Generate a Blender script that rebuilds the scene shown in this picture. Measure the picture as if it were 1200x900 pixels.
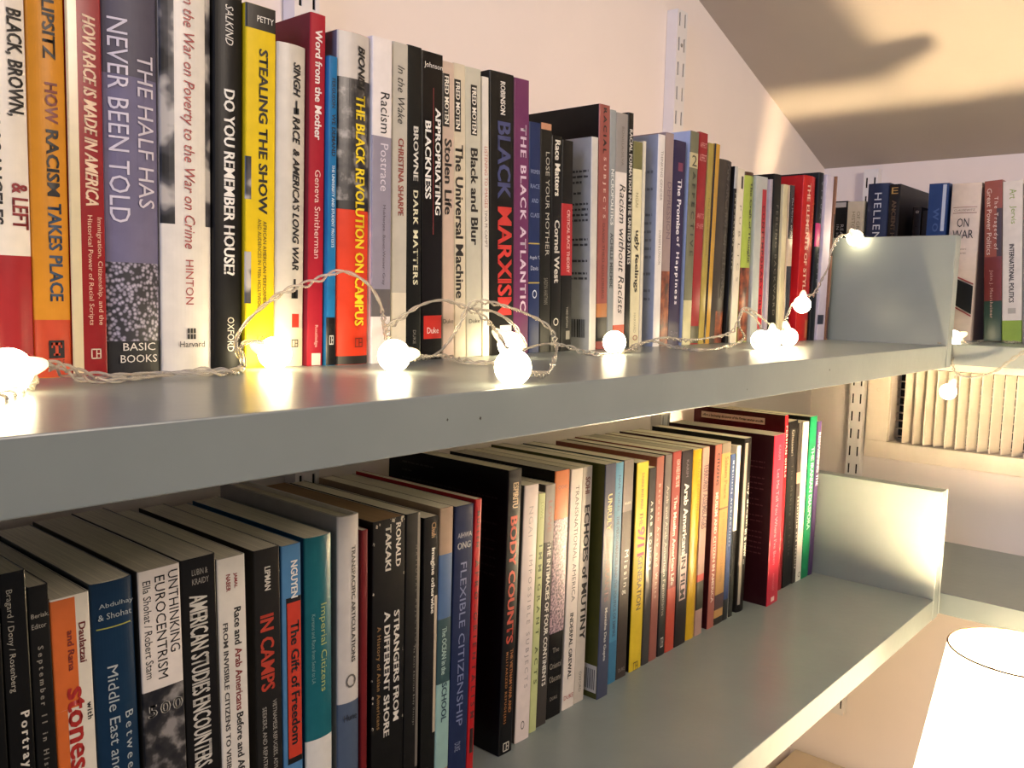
import bpy, bmesh, math, random
from mathutils import Matrix, Vector, noise
random.seed(4)
for o in list(bpy.data.objects): bpy.data.objects.remove(o)
SC = bpy.context.scene
COL = SC.collection

# ------------------------------------------------------------------ camera
cd = bpy.data.cameras.new('camera'); cam = bpy.data.objects.new('camera', cd); COL.objects.link(cam)
R = ((0.66085, 0.060665, -0.748062), (-0.75014, 0.085026, -0.65579), (0.023821, 0.99453, 0.101696))
m = Matrix(R).to_4x4(); m.translation = Vector((-0.197566, -0.32111, 0.052045))
cam.matrix_world = m
cd.sensor_width = 36; cd.lens = 30.525; cd.clip_start = .01; cd.clip_end = 50
SC.camera = cam
# ------------------------------------------------------------------ world, light, exposure
wd = bpy.data.worlds.new('world'); SC.world = wd; wd.use_nodes = True
bg = wd.node_tree.nodes['Background']; bg.inputs[0].default_value = (.78, .76, .78, 1); bg.inputs[1].default_value = .20
def area(name, loc, target, size, power, colr):
    ld = bpy.data.lights.new(name, 'AREA'); ld.shape = 'RECTANGLE'; ld.size, ld.size_y = size; ld.energy = power; ld.color = colr
    o = bpy.data.objects.new(name, ld); COL.objects.link(o); o.location = loc
    o.rotation_euler = (Vector(target) - Vector(loc)).to_track_quat('-Z', 'Y').to_euler(); return o
area('window_light', (-2.2, -.35, .75), (.6, .2, .1), (1.0, 1.0), 17, (.52, .60, 1.0))      # daylight from the window beyond the left end
area('warm_fill_light', (.38, -1.05, .58), (.7, .33, .1), (.3, .3), 8.5, (1.0, .83, .70))   # added warm fill, standing in for light bounced off the ceiling
VS = SC.view_settings
VS.view_transform = 'Standard'; VS.look = 'None'; VS.gamma = 1; VS.use_curve_mapping = False; VS.exposure = 0.62
SC.display_settings.display_device = 'sRGB'

# ------------------------------------------------------------------ helpers
def lin(h, a=1.0):
    if isinstance(h, str):
        h = h.lstrip('#'); v = [int(h[i:i+2], 16)/255 for i in (0, 2, 4)]
    else: v = h
    return tuple((c/12.92 if c <= .04045 else ((c+.055)/1.055)**2.4) for c in v) + (a,)
MATS = {}
def mat(col, rough=.42, kind='plain', scale=60., amt=.10, spec=.5):
    key = (col, rough, kind, scale, amt)
    if key in MATS: return MATS[key]
    M = bpy.data.materials.new('mat'); M.use_nodes = True; nt = M.node_tree; N = nt.nodes; L = nt.links
    p = N['Principled BSDF']; p.inputs['Roughness'].default_value = rough; p.inputs['Specular IOR Level'].default_value = spec
    tc = N.new('ShaderNodeTexCoord'); nz = N.new('ShaderNodeTexNoise'); nz.inputs['Scale'].default_value = scale; nz.inputs['Detail'].default_value = 4
    L.new(tc.outputs['Object'], nz.inputs['Vector'])
    rp = N.new('ShaderNodeValToRGB'); c = lin(col)
    if max(c[:3]) < .03: c = tuple(x*.5 for x in c[:3])      # printed blacks are deeper than their screen value
    rp.color_ramp.elements[0].position = .3; rp.color_ramp.elements[1].position = .7
    rp.color_ramp.elements[0].color = tuple(x*(1-amt) for x in c[:3]) + (1,)
    rp.color_ramp.elements[1].color = tuple(min(1, x*(1+amt)+.002) for x in c[:3]) + (1,)
    L.new(nz.outputs['Fac'], rp.inputs['Fac']); L.new(rp.outputs['Color'], p.inputs['Base Color'])
    if kind == 'pages':       # fine lines of leaf edges
        mp = N.new('ShaderNodeMapping'); mp.inputs['Scale'].default_value = (9, .15, .15); L.new(tc.outputs['Object'], mp.inputs['Vector']); L.new(mp.outputs['Vector'], nz.inputs['Vector'])
        nz.inputs['Scale'].default_value = 120
    if kind == 'paint':
        bp = N.new('ShaderNodeBump'); bp.inputs['Strength'].default_value = .08; bp.inputs['Distance'].default_value = .002
        n2 = N.new('ShaderNodeTexNoise'); n2.inputs['Scale'].default_value = 90; L.new(tc.outputs['Object'], n2.inputs['Vector'])
        L.new(n2.outputs['Fac'], bp.inputs['Height']); L.new(bp.outputs['Normal'], p.inputs['Normal'])
    MATS[key] = M; return M
def picmat(kind):
    if kind in MATS: return MATS[kind]
    M = bpy.data.materials.new('print'); M.use_nodes = True; nt = M.node_tree; N = nt.nodes; L = nt.links
    p = N['Principled BSDF']; p.inputs['Roughness'].default_value = .35
    tc = N.new('ShaderNodeTexCoord')
    spec = {'@cotton': ('v', 420, [(0, '#c9c2d0'), (.35, '#8a8494'), (.6, '#2c2a30')]),
            '@photo': ('n', 30, [(.42, '#17161a'), (.5, '#4a484c'), (.56, '#b7b1aa')]),
            '@crowd': ('n', 90, [(.38, '#15141a'), (.52, '#33302f'), (.66, '#8f8a86')]),
            '@grain': ('n', 420, [(.35, '#3a2c34'), (.5, '#8f7480'), (.62, '#c9a8ac')]),
            '@rust': ('n', 70, [(.35, '#3a2018'), (.5, '#7a3c24'), (.65, '#a8603a')])}[kind]
    if spec[0] == 'v':
        t = N.new('ShaderNodeTexVoronoi'); out = t.outputs['Distance']
    else:
        t = N.new('ShaderNodeTexNoise'); out = t.outputs['Fac']; t.inputs['Detail'].default_value = 3
    t.inputs['Scale'].default_value = spec[1]; L.new(tc.outputs['Object'], t.inputs['Vector'])
    r = N.new('ShaderNodeValToRGB')
    while len(r.color_ramp.elements) < 3: r.color_ramp.elements.new(.5)
    for e, (pos, cc) in zip(r.color_ramp.elements, spec[2]): e.position = pos; e.color = lin(cc)
    L.new(out, r.inputs['Fac']); L.new(r.outputs['Color'], p.inputs['Base Color'])
    MATS[kind] = M; return M
def emat(name, colr, strength, base=(.9, .85, .75)):
    M = bpy.data.materials.new(name); M.use_nodes = True; N = M.node_tree.nodes; L = M.node_tree.links
    p = N['Principled BSDF']; p.inputs['Base Color'].default_value = base + (1,); p.inputs['Roughness'].default_value = .5
    nz = N.new('ShaderNodeTexNoise'); nz.inputs['Scale'].default_value = 40
    mr = N.new('ShaderNodeMapRange'); mr.inputs['To Min'].default_value = strength*.92; mr.inputs['To Max'].default_value = strength*1.08
    L.new(nz.outputs['Fac'], mr.inputs['Value']); L.new(mr.outputs['Result'], p.inputs['Emission Strength'])
    p.inputs['Emission Color'].default_value = colr + (1,); return M

def mesh_obj(name, V, F, mats, parent=None, mi=None, smooth=False):
    me = bpy.data.meshes.new(name); me.from_pydata([tuple(v) for v in V], [], F)
    for mm in (mats if isinstance(mats, (list, tuple)) else [mats]): me.materials.append(mm)
    if mi:
        for p_, k in zip(me.polygons, mi): p_.material_index = k
    if smooth: me.polygons.foreach_set('use_smooth', [True]*len(me.polygons))
    me.update()
    o = bpy.data.objects.new(name, me); COL.objects.link(o)
    if parent: o.parent = parent
    return o
class MB:
    def __init__(s): s.V = []; s.F = []; s.mi = []
    def box(s, a, b, k=0):
        n = len(s.V); x0, y0, z0 = a; x1, y1, z1 = b
        s.V += [(x0,y0,z0),(x1,y0,z0),(x1,y1,z0),(x0,y1,z0),(x0,y0,z1),(x1,y0,z1),(x1,y1,z1),(x0,y1,z1)]
        s.F += [tuple(n+i for i in f) for f in ((3,2,1,0),(4,5,6,7),(0,1,5,4),(1,2,6,5),(2,3,7,6),(3,0,4,7))]; s.mi += [k]*6; return s
    def poly(s, pts, k=0):
        n = len(s.V); s.V += pts; s.F.append(tuple(range(n, n+len(pts)))); s.mi.append(k); return s
    def prism(s, pts, d, k=0):      # closed outline extruded by vector d
        n = len(s.V); c = len(pts); d = Vector(d)
        s.V += [tuple(p) for p in pts] + [tuple(Vector(p)+d) for p in pts]
        s.F.append(tuple(range(n, n+c))[::-1]); s.F.append(tuple(range(n+c, n+2*c)))
        for i in range(c): s.F.append((n+i, n+(i+1)%c, n+c+(i+1)%c, n+c+i))
        s.mi += [k]*(c+2); return s
    def lathe(s, prof, c=(0,0,0), n=32, k=0):
        b = len(s.V)
        for r, z in prof:
            for i in range(n):
                a = 2*math.pi*i/n; s.V.append((c[0]+r*math.cos(a), c[1]+r*math.sin(a), c[2]+z))
        for j in range(len(prof)-1):
            for i in range(n):
                i2 = (i+1) % n; s.F.append((b+j*n+i, b+j*n+i2, b+(j+1)*n+i2, b+(j+1)*n+i)); s.mi.append(k)
        return s
    def tube(s, P, r, n=6, k=0):
        P = [Vector(p) for p in P]; b = len(s.V)
        for i, p_ in enumerate(P):
            t = (P[min(i+1, len(P)-1)] - P[max(i-1, 0)]).normalized()
            a = t.cross(Vector((.3, .2, 1))).normalized(); c = t.cross(a)
            for j in range(n):
                q = 2*math.pi*j/n; s.V.append(tuple(p_ + a*r*math.cos(q) + c*r*math.sin(q)))
        for i in range(len(P)-1):
            for j in range(n):
                j2 = (j+1) % n; s.F.append((b+i*n+j, b+i*n+j2, b+(i+1)*n+j2, b+(i+1)*n+j)); s.mi.append(k)
        s.F.append(tuple(range(b, b+n))[::-1]); s.F.append(tuple(range(b+(len(P)-1)*n, b+len(P)*n))); s.mi += [k, k]
        return s
    def build(s, name, mats, parent=None, smooth=False): return mesh_obj(name, s.V, s.F, mats, parent, s.mi, smooth)
def bevel(o, w=.001, seg=2):
    bm = bmesh.new(); bm.from_mesh(o.data)
    bmesh.ops.bevel(bm, geom=[e for e in bm.edges], offset=w, segments=seg, affect='EDGES', profile=.5)
    bm.to_mesh(o.data); bm.free(); return o
def thing(name, label, cat, loc=(0,0,0), group=None):
    o = bpy.data.objects.new(name, None); COL.objects.link(o); o.location = loc; o.empty_display_size = .02
    o['label'] = label; o['category'] = cat
    if group: o['group'] = group
    return o
def tag(o, label, cat, group=None):
    o['label'] = label; o['category'] = cat
    if group: o['group'] = group
    return o
def structure(o): o['kind'] = 'structure'; return o

# ------------------------------------------------------------------ room shell
D = .330; XW = 1.405; T = .029; ZL = -.349; XE = 1.0265; XEL = 1.0535; FLOOR = -1.62; DESK = -.812
def ceil_z(x): return .2975 - .3638*(x - XW)
wallm = mat('#ece0d8', .8, 'paint', 8., .02)
X0 = -2.4; Y0 = -2.2
structure(MB().prism([(X0, D, FLOOR), (XW+.06, D, FLOOR), (XW+.06, D, ceil_z(XW+.06)+.05), (X0, D, ceil_z(X0)+.05)], (0, .06, 0)).build('wall_left', wallm))
# knee wall with the opening of the vent
VY0, VY1, VZ0, VZ1 = -.17, .184, -.192, -.058
w = MB()
for (ya, yb, za, zb) in ((Y0, VY0, FLOOR, .36), (VY1, D, FLOOR, .36), (VY0, VY1, FLOOR, VZ0), (VY0, VY1, VZ1, .36)):
    w.box((XW, ya, za), (XW+.06, yb, zb))
structure(w.build('wall_right', wallm))
structure(MB().prism([(X0, Y0, ceil_z(X0)), (XW+.06, Y0, ceil_z(XW+.06)), (XW+.06, Y0, ceil_z(XW+.06)+.06), (X0, Y0, ceil_z(X0)+.06)], (0, D-Y0+.06, 0)).build('ceiling', mat('#c4baac', .85, 'paint', 8., .02)))
structure(MB().box((X0, Y0, FLOOR-.05), (XW+.06, D+.06, FLOOR)).build('floor', mat('#7c6a58', .6, 'plain', 20., .15)))

# ------------------------------------------------------------------ shelves
shelfm = mat('#7c8482', .30, 'paint', 14., .05)
def shelf_unit(label, z, xe, hd, lean_top):
    t = thing('wall_shelf', label, 'shelf', (0, 0, z), None)
    b = MB().box((-1.6, 0, -T), (xe, .3105, 0)).build('shelf_board', shelfm, t); bevel(b, .0008)
    # end board: stands on the end of the shelf board and leans slightly outwards
    th = .021; dx = lean_top; e = MB()
    e.prism([(xe, -.0006, -T), (xe+th, -.0006, -T), (xe+th+dx, -.0006, hd), (xe+dx, -.0006, hd)], (0, .3108, 0))
    e = e.build('end_board', shelfm, t); bevel(e, .0009)
    return t
su = shelf_unit('upper long grey painted shelf board on the left wall with an upright end board', 0, XE, .1433, .006)
sl = shelf_unit('lower long grey painted shelf board with an end board lit by the lamp', ZL, XEL, .1508, .003)
for (cx, cz, r_) in ((.118, -.0135, .0007), (.143, -.0150, .0009), (.633, -.0125, .0010), (.46, -.02, .0006)):
    MB().poly([(cx-r_, -.0003, cz), (cx+r_*.2, -.0003, cz-r_*1.2), (cx+r_, -.0003, cz+r_*.3), (cx-r_*.1, -.0003, cz+r_*1.4)]).build('paint_chip', mat('#3a3632', .8), su)
MB().tube([(XEL+.0225, -.0008, -.025), (XEL+.0245, -.0008, .1512)], .0012).build('raised_edge', shelfm, sl)
for z, th, lab in ((0, .0285, 'upper grey shelf on the knee wall above the vent'), (ZL, .030, 'lower grey shelf on the knee wall below the vent')):
    t = thing('wall_shelf', lab, 'shelf', (XW, 0, z))
    x0 = -.311; yb = .3295
    b = MB().box((x0, -1.5, -th), (-.0185, -.0005 if False else yb, 0))
    b = b.build('shelf_board', shelfm, t); bevel(b, .0008)

# ------------------------------------------------------------------ slotted rails
railm = mat('#e2ddda', .35, 'plain', 30., .02)
def rail(label, z0, z1, w=.025, dp=.0165):
    """front face in the local xz plane at y=0, body towards +y; slots are real holes, pitch 32 mm"""
    t = thing('shelf_rail', label, 'rail')
    f = MB(); xs = [0, .0042, .0072, .0178, .0208, w]; th = .0012
    zs = [z0]; k = math.ceil((z0+.004)/.032)*.032
    rows = []
    while k+.0175 < z1-.003: rows.append((k, k+.0175)); k += .032
    z = z0
    def solid(a, b, c, d): f.box((a, 0, c), (b, th, d))
    for (a, b) in rows:
        solid(0, w, z, a)
        solid(0, xs[1], a, b); solid(xs[2], xs[3], a, b); solid(xs[4], w, a, b); z = b
    solid(0, w, z, z1)
    f.build('slotted_face', railm, t)
    MB().box((0, th, z0), (th, dp, z1)).box((w-th, th, z0), (w, dp, z1)).build('side_flange', railm, t)
    MB().box((th, .0032, z0+.001), (w-th, .0042, z1-.001)).build('slot_shade_strip', mat('#151211', .9), t)  # black strip added behind the slots to give the shade inside the rail
    for zz in (z1-.045, z0+.03 if z0 < -.3 else z0+.2):
        s = MB().lathe([(.0001, .0007), (.0022, .0006), (.0028, 0)], n=12).build('screw', mat('#8a8580', .3, spec=.8), t)
        s.rotation_euler = (math.pi/2, 0, 0); s.location = (w/2, -.0002, zz)
    return t
r1 = rail('slotted white shelf rail rising behind the yellow book at the left', -1.1, .62); r1.location = (.241, D-.017, 0)
r2 = rail('slotted white shelf rail on bare wall above the books, screw near its top', -1.1, .437); r2.location = (.843, D-.017, 0)
r3 = rail('slotted white shelf rail on the knee wall beside the vent', -.716, .288); r3.location = (XW-.017, .2515, 0); r3.rotation_euler = (0, 0, -math.pi/2)

# ------------------------------------------------------------------ vent
vm = mat('#e6d8c6', .55, 'plain', 25., .06)
v = thing('wall_vent', 'cream wooden framed return air vent with upright slats on the knee wall', 'vent', (XW, (VY0+VY1)/2, VZ0))
cy = (VY0+VY1)/2; zc = -VZ0
F0, F1 = VY0-.04-cy, VY1+.038-cy
def vb(name, a, b, mm=vm, bw=.0008):
    o = MB().box(a, b).build(name, mm, v)
    if bw: bevel(o, bw, 1)
    return o
H_ = VZ1 - VZ0
vb('frame_rail', (-.012, F0, -.030), (-.0002, F1, 0)); vb('frame_rail', (-.012, F0, H_), (-.0002, F1, H_+.024))
vb('frame_stile', (-.0118, VY1-cy, 0), (-.0002, F1, H_)); vb('frame_stile', (-.0118, F0, 0), (-.0002, VY0-cy, H_))
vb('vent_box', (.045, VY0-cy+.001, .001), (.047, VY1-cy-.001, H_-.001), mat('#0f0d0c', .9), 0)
for k in range(10):
    z = .006 + k*.0142
    if z < H_-.002: vb('grille_bar', (.030, VY0-cy+.001, z), (.033, VY1-cy-.001, z+.0022), mat('#b0a18f', .6), 0)
smesh = None; y = VY1 - cy - .0255
while y > VY0 - cy + .016:
    if smesh is None:
        sl0 = MB().prism([(-.010, .0006, .0015), (-.0100, -.0012, .0015), (.0100, -.0113, .0015), (.0105, -.0098, .0015)], (0, 0, H_-.003)).build('slat', vm, v); smesh = sl0.data; o = sl0
    else:
        o = bpy.data.objects.new('slat', smesh); COL.objects.link(o); o.parent = v
    o.location = (0, y, 0); y -= .0172
for (yy, zz) in ((F1-.014, .105), (F1-.016, .085), (F1-.020, -.012)):
    pass
sc = MB().lathe([(.0001, -.0012), (.0026, -.001), (.0032, 0)], n=12).build('screw', mat('#a89a88', .4), v); sc.rotation_euler = (0, -math.pi/2, 0); sc.location = (-.0121, F1-.019, .092)

# ------------------------------------------------------------------ desk and lamp
dk = thing('desk', 'beige desk top in the corner under the lower shelf', 'desk', (0, 0, DESK))
o = MB().box((-.6, -.42, -.03), (XW-.018, D-.0175, 0)).build('desk_top', mat('#bfae96', .5, 'plain', 15., .05), dk); bevel(o, .002)
for (a, b) in ((-.55, -.37), (XW-.12, -.37), (-.55, D-.08), (XW-.12, D-.08)): MB().box((a, b, FLOOR-DESK), (a+.045, b+.045, -.03)).build('leg', mat('#a59680', .5), dk)
LX, LY = .945, -.125
lp = thing('table_lamp', 'lit table lamp with a tapered white fabric drum shade', 'lamp', (LX, LY, DESK))
zr = -.353 - DESK; zbm = zr - .235
shade = MB().lathe([(.0755, zr), (.112, zbm), (.1108, zbm), (.0743, zr), (.0755, zr)], n=64).build('lamp_shade', emat('shade', (1.0, .78, .46), 5.5), lp, True)
for r_, z_, nm in ((.0753, zr, 'top_rim'), (.1118, zbm, 'bottom_rim')):
    pts = [(r_*math.cos(2*math.pi*i/64), r_*math.sin(2*math.pi*i/64), z_) for i in range(65)]
    MB().tube(pts, .0013, 8).build(nm, mat('#6e5233', .6), lp, True)
MB().lathe([(.0001, zr-.068), (.012, zr-.065), (.022, zr-.052), (.026, zr-.036), (.022, zr-.020), (.012, zr-.012), (.0001, zr-.010)], n=24).build('bulb', emat('lamp_bulb', (1.0, .74, .44), 1000.), lp, True)
MB().lathe([(.016, zr-.14), (.016, zr-.065), (.0001, zr-.065)], n=20).build('socket', mat('#3a342c', .4), lp, True)
MB().tube([(0, 0, .03), (0, 0, zr-.14)], .008, 12).build('stem', mat('#8a7a60', .35), lp, True)
MB().lathe([(.0001, 0), (.085, 0), (.088, .006), (.08, .014), (.03, .022), (.012, .034), (.0001, .034)], n=40).build('base', mat('#8a7a60', .35), lp, True)
for k in range(3):
    a = 2*math.pi*k/3+.5
    MB().tube([(.016*math.cos(a), .016*math.sin(a), zr-.12), (.0785*math.cos(a), .0785*math.sin(a), zr-.035)], .0012, 6).build('shade_spoke', mat('#8a7a60', .35), lp)

# ------------------------------------------------------------------ lettering
PENDING = []
def lettering(parent, text, style, place, colr, ep=.0):
    """place(u,v) maps 0..1 along / across the run to local coordinates"""
    cu = bpy.data.curves.new('lettering', 'FONT'); cu.body = text; cu.resolution_u = 2; cu.size = 1.0
    if 'b' in style: cu.offset = .012
    if 'i' in style: cu.shear = .25
    o = bpy.data.objects.new('lettering', cu); COL.objects.link(o)
    PENDING.append((o, parent, place, colr, style))
def flush_lettering():
    bpy.context.view_layer.update(); dg = bpy.context.evaluated_depsgraph_get()
    for o, parent, place, colr, style in PENDING:      # widely set lines: open the letter spacing instead of stretching the letters
        bb = [Vector(c) for c in o.bound_box]; w_ = max(c.x for c in bb)-min(c.x for c in bb); h_ = max(c.y for c in bb)-min(c.y for c in bb)
        if len(o.data.body) < 3 or w_ <= 0 or h_ <= 0: continue
        st = ((place(1, .5)-place(0, .5)).length/w_)/((place(.5, 1)-place(.5, 0)).length/h_)
        if st > 1.4: o.data.space_character = min(1.9, 1+(st-1.2)*.8)
    bpy.context.view_layer.update(); dg = bpy.context.evaluated_depsgraph_get()
    for o, parent, place, colr, style in PENDING:
        me = bpy.data.meshes.new_from_object(o.evaluated_get(dg))
        xs = [v.co.x for v in me.vertices]; ys = [v.co.y for v in me.vertices]
        if 'b' in style and xs:      # heavier stems: the same outline set twice, slightly apart
            bm = bmesh.new(); bm.from_mesh(me); d = bmesh.ops.duplicate(bm, geom=bm.verts[:]+bm.edges[:]+bm.faces[:])
            for v in [g for g in d['geom'] if isinstance(g, bmesh.types.BMVert)]: v.co.x += .045
            bm.to_mesh(me); bm.free(); xs = [v.co.x for v in me.vertices]; ys = [v.co.y for v in me.vertices]
        if xs:
            a, b, c, d = min(xs), max(xs), min(ys), max(ys)
            for v in me.vertices: v.co = place((v.co.x-a)/(b-a+1e-9), (v.co.y-c)/(d-c+1e-9))
            me.materials.clear(); me.materials.append(mat(colr, .45, 'plain', 200., .04))
            q = bpy.data.objects.new('lettering', me); COL.objects.link(q); q.parent = parent
        cu = o.data; bpy.data.objects.remove(o); bpy.data.curves.remove(cu)

# ------------------------------------------------------------------ books
def make_book(row, zb, group, base=None, i=0, dmax=.125, upper=True):
    X0, X1, H, lean, s, label, col, texts, bands, logos, o = row
    th = X1 - X0
    root = thing('book', label, 'book', (0, 0, 0), group)
    if lean >= 0: root.location = (X1, s, zb); ox = -th
    else: root.location = (X0, s, zb); ox = 0.
    root.rotation_euler = (0, lean, 0)
    build_book(root, ox, th, H, dmax, col, texts, bands, logos, o, i)
    return root
def build_book(root, ox, th, H, dep, col, texts, bands, logos, o, i):
    rnd = o.get('rnd', 0); hard = rnd == 2
    bul = {0: .0003, 1: .10*th, 2: .13*th}[rnd]; bul = min(bul, .0035)
    ct = .0022 if hard else min(.0007, th*.12); rc = min(.0009, th*.2)
    z0, z1 = .0, H
    def yp(u):
        y = bul*(2*u-1)**2
        e = min(u, 1-u)*th
        if e < rc: y += rc - math.sqrt(max(0, rc*rc-(rc-e)**2))
        return y
    N = 14; us = sorted(set([0, .3*rc/th, rc/th] + [k/N for k in range(1, N)] + [1-rc/th, 1-.3*rc/th, 1]))
    outer = [(ox, dep)] + [(ox+u*th, yp(u)) for u in us] + [(ox+th, dep)]
    def inn(u): return (ox+ct+u*(th-2*ct), max(yp(u), 0)+ct)
    inner = [(ox+ct, dep)] + [inn(u) for u in us] + [(ox+th-ct, dep)]
    n = len(outer); V = []; F = []; mi = []
    for z in (z0, z1): V += [(x, y, z) for x, y in outer] + [(x, y, z) for x, y in inner]
    for k in range(n-1):
        side = 1 if k == 0 else 0
        F.append((k, k+1, 2*n+k+1, 2*n+k)); mi.append(side)
        F.append((n+k+1, n+k, 3*n+k, 3*n+k+1)); mi.append(2)
        F.append((2*n+k, 2*n+k+1, 3*n+k+1, 3*n+k)); mi.append(side)
        F.append((k+1, k, n+k, n+k+1)); mi.append(side)
    F.append((0, 2*n, 3*n, n)); mi.append(1); F.append((n-1, 2*n-1, 4*n-1, 3*n-1)); mi.append(0)
    side = o.get('side', col); glossy = random.uniform(.24, .45) if not hard else .55
    mesh_obj('cover', V, F, [mat(col, glossy, 'plain', 90., .05, .22), mat(side, glossy, 'plain', 90., .05, .22), mat('#d8d0c2', .8)], root, mi)
    # page block
    ins = .003 if hard else .0004
    pa, pb = ox+ct+.0001, ox+th-ct-.0001
    pf = max(yp(.02), bul)+ct+.0004; pd = dep - (.003 if hard else .0003)
    pgc = o.get('pg') or random.choice(['#e4dac2', '#dcd2bc', '#e8dec6', '#d6ccb4', '#e0d6be'])
    MB().box((pa, pf, z0+ins), (pb, pd, z1-ins)).build('page_block', mat(pgc, .85, 'pages', 120., .16), root)
    if hard: MB().box((pa, bul+ct, z1-ins-.0012), (pb, pf+.001, z1-ins+.0004)).build('headband', mat('#e2dccb', .7), root)
    # bands printed on the spine
    for k, (za, zb_, v0, v1, c) in enumerate(bands):
        za, zb_ = min(za, H-.0001), max(zb_, .0003)
        if za <= zb_: continue
        e = .00008*(k+1); uu = sorted(set([v0, v1] + [u for u in us if v0 < u < v1])); V = []; F = []
        for u in uu:
            x = ox+u*th + (-e if u == 0 else e if u == 1 else 0)
            V += [(x, yp(u)-e, za), (x, yp(u)-e, zb_)]
        F = [(2*j, 2*j+1, 2*j+3, 2*j+2) for j in range(len(uu)-1)]
        mesh_obj('printed_panel', V, F, picmat(c) if c[0] == '@' else mat(c, glossy, 'plain', 90., .05), root)
    E = .00008*(len(bands)+1) + .00006 + (.12*bul if rnd else 0)
    for (tx, za, zb_, v0, v1, c, st) in texts:
        if 'h' in st:
            f = lambda u, v, za=za, zb_=zb_, v0=v0, v1=v1: Vector((ox+(v0+(v1-v0)*u)*th, (yp(.5) if v0 < .5 < v1 else min(yp(v0), yp(v1)))-E, zb_+(za-zb_)*v))
        else:
            f = lambda u, v, za=za, zb_=zb_, v0=v0, v1=v1: Vector((ox+(v0+(v1-v0)*v)*th, yp(v0+(v1-v0)*v)-E, za+(zb_-za)*u))
        if max(za, zb_) > H-.001 and 'h' not in st:
            pass
        lettering(root, tx, st, f, c)
    for (kind, za, zb_, v0, v1, c) in logos:
        g = MB(); ym = yp(.5) if v0 < .5 < v1 else min(yp(v0), yp(v1)); P = lambda u, z: (ox+u*th, ym-E, z)
        def q(u0, u1, a, b): g.poly([P(u0, b), P(u1, b), P(u1, a), P(u0, a)])
        hh = za-zb_; ww = v1-v0; l = .12
        if kind == 'cal':
            q(v0, v1, za, za-hh*l); q(v0, v1, zb_+hh*l, zb_); q(v0, v0+ww*l, za, zb_); q(v1-ww*l, v1, za, zb_)
            q(v0+ww*.5, v0+ww*.6, za, zb_); q(v0+ww*.5, v1, zb_+hh*.55, zb_+hh*.45)
        elif kind == 'temple':
            q(v0, v1, za, zb_); g2 = MB(); E2 = E+.00006
            P2 = lambda u, z: (ox+u*th, ym-E2, z)
            for (a, b, c_, d_) in ((.15, .85, .88, .72), (.4, .6, .88, .15), (.28, .72, .27, .15), (.15, .25, .88, .58), (.75, .85, .88, .58)):
                g2.poly([P2(v0+ww*a, zb_+hh*d_), P2(v0+ww*b, zb_+hh*d_), P2(v0+ww*b, zb_+hh*c_), P2(v0+ww*a, zb_+hh*c_)])
            g2.build('emblem', mat('#c2401a', .4), root)
        elif kind == 'harvard':
            for a in range(3):
                for b in range(2): q(v0+ww*(a*.36), v0+ww*(a*.36+.26), za-hh*(b*.52), za-hh*(b*.52+.44))
        elif kind == 'ring':
            for k in range(12):
                a, b = 2*math.pi*k/12, 2*math.pi*(k+1)/12; pts = []
                for r_, t_ in ((.5, a), (.5, b), (.36, b), (.36, a)): pts.append(P(v0+ww*(.5+r_*math.cos(t_)), zb_+hh*(.5+r_*math.sin(t_))))
                g.poly(pts)
        elif kind == 'key':
            q(v0+ww*.3, v0+ww*.6, za, zb_); q(v0, v0+ww*.9, za-hh*.55, zb_)
        g.build('emblem', mat(c, .45), root)
    if o.get('scuff'):
        g = MB()
        for k in range(26):
            u = random.choice([.01, .03, .97, .99]) if k < 14 else random.random()
            z = random.uniform(.0, H) if k < 14 else H - random.random()**2*.006
            r_ = random.uniform(.0004, .0011); P = lambda uu, zz: (ox+min(max(uu, 0), 1)*th, yp(min(max(uu, 0), 1))-E, min(zz, H))
            g.poly([P(u-r_/th, z-r_), P(u+r_/th*.6, z-r_*1.6), P(u+r_/th, z+r_*.7), P(u-r_/th*.4, z+r_*1.8)])
        g.build('scuff', mat('#b8ac98', .8), root)
def print_lines(root, x, ya, yb, zs, h, c, seedv=1, name='printed_text'):
    rr = random.Random(seedv); g = MB()
    for z in zs:
        y = yb
        while y > ya:
            w_ = rr.uniform(.002, .007); y2 = max(ya, y-w_)
            g.poly([(x, y, z), (x, y2, z), (x, y2, z+h*rr.uniform(.7, 1)), (x, y, z+h)]); y = y2-.0013
            if rr.random() < .05: break
    g.build(name, mat(c, .5), root)
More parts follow.
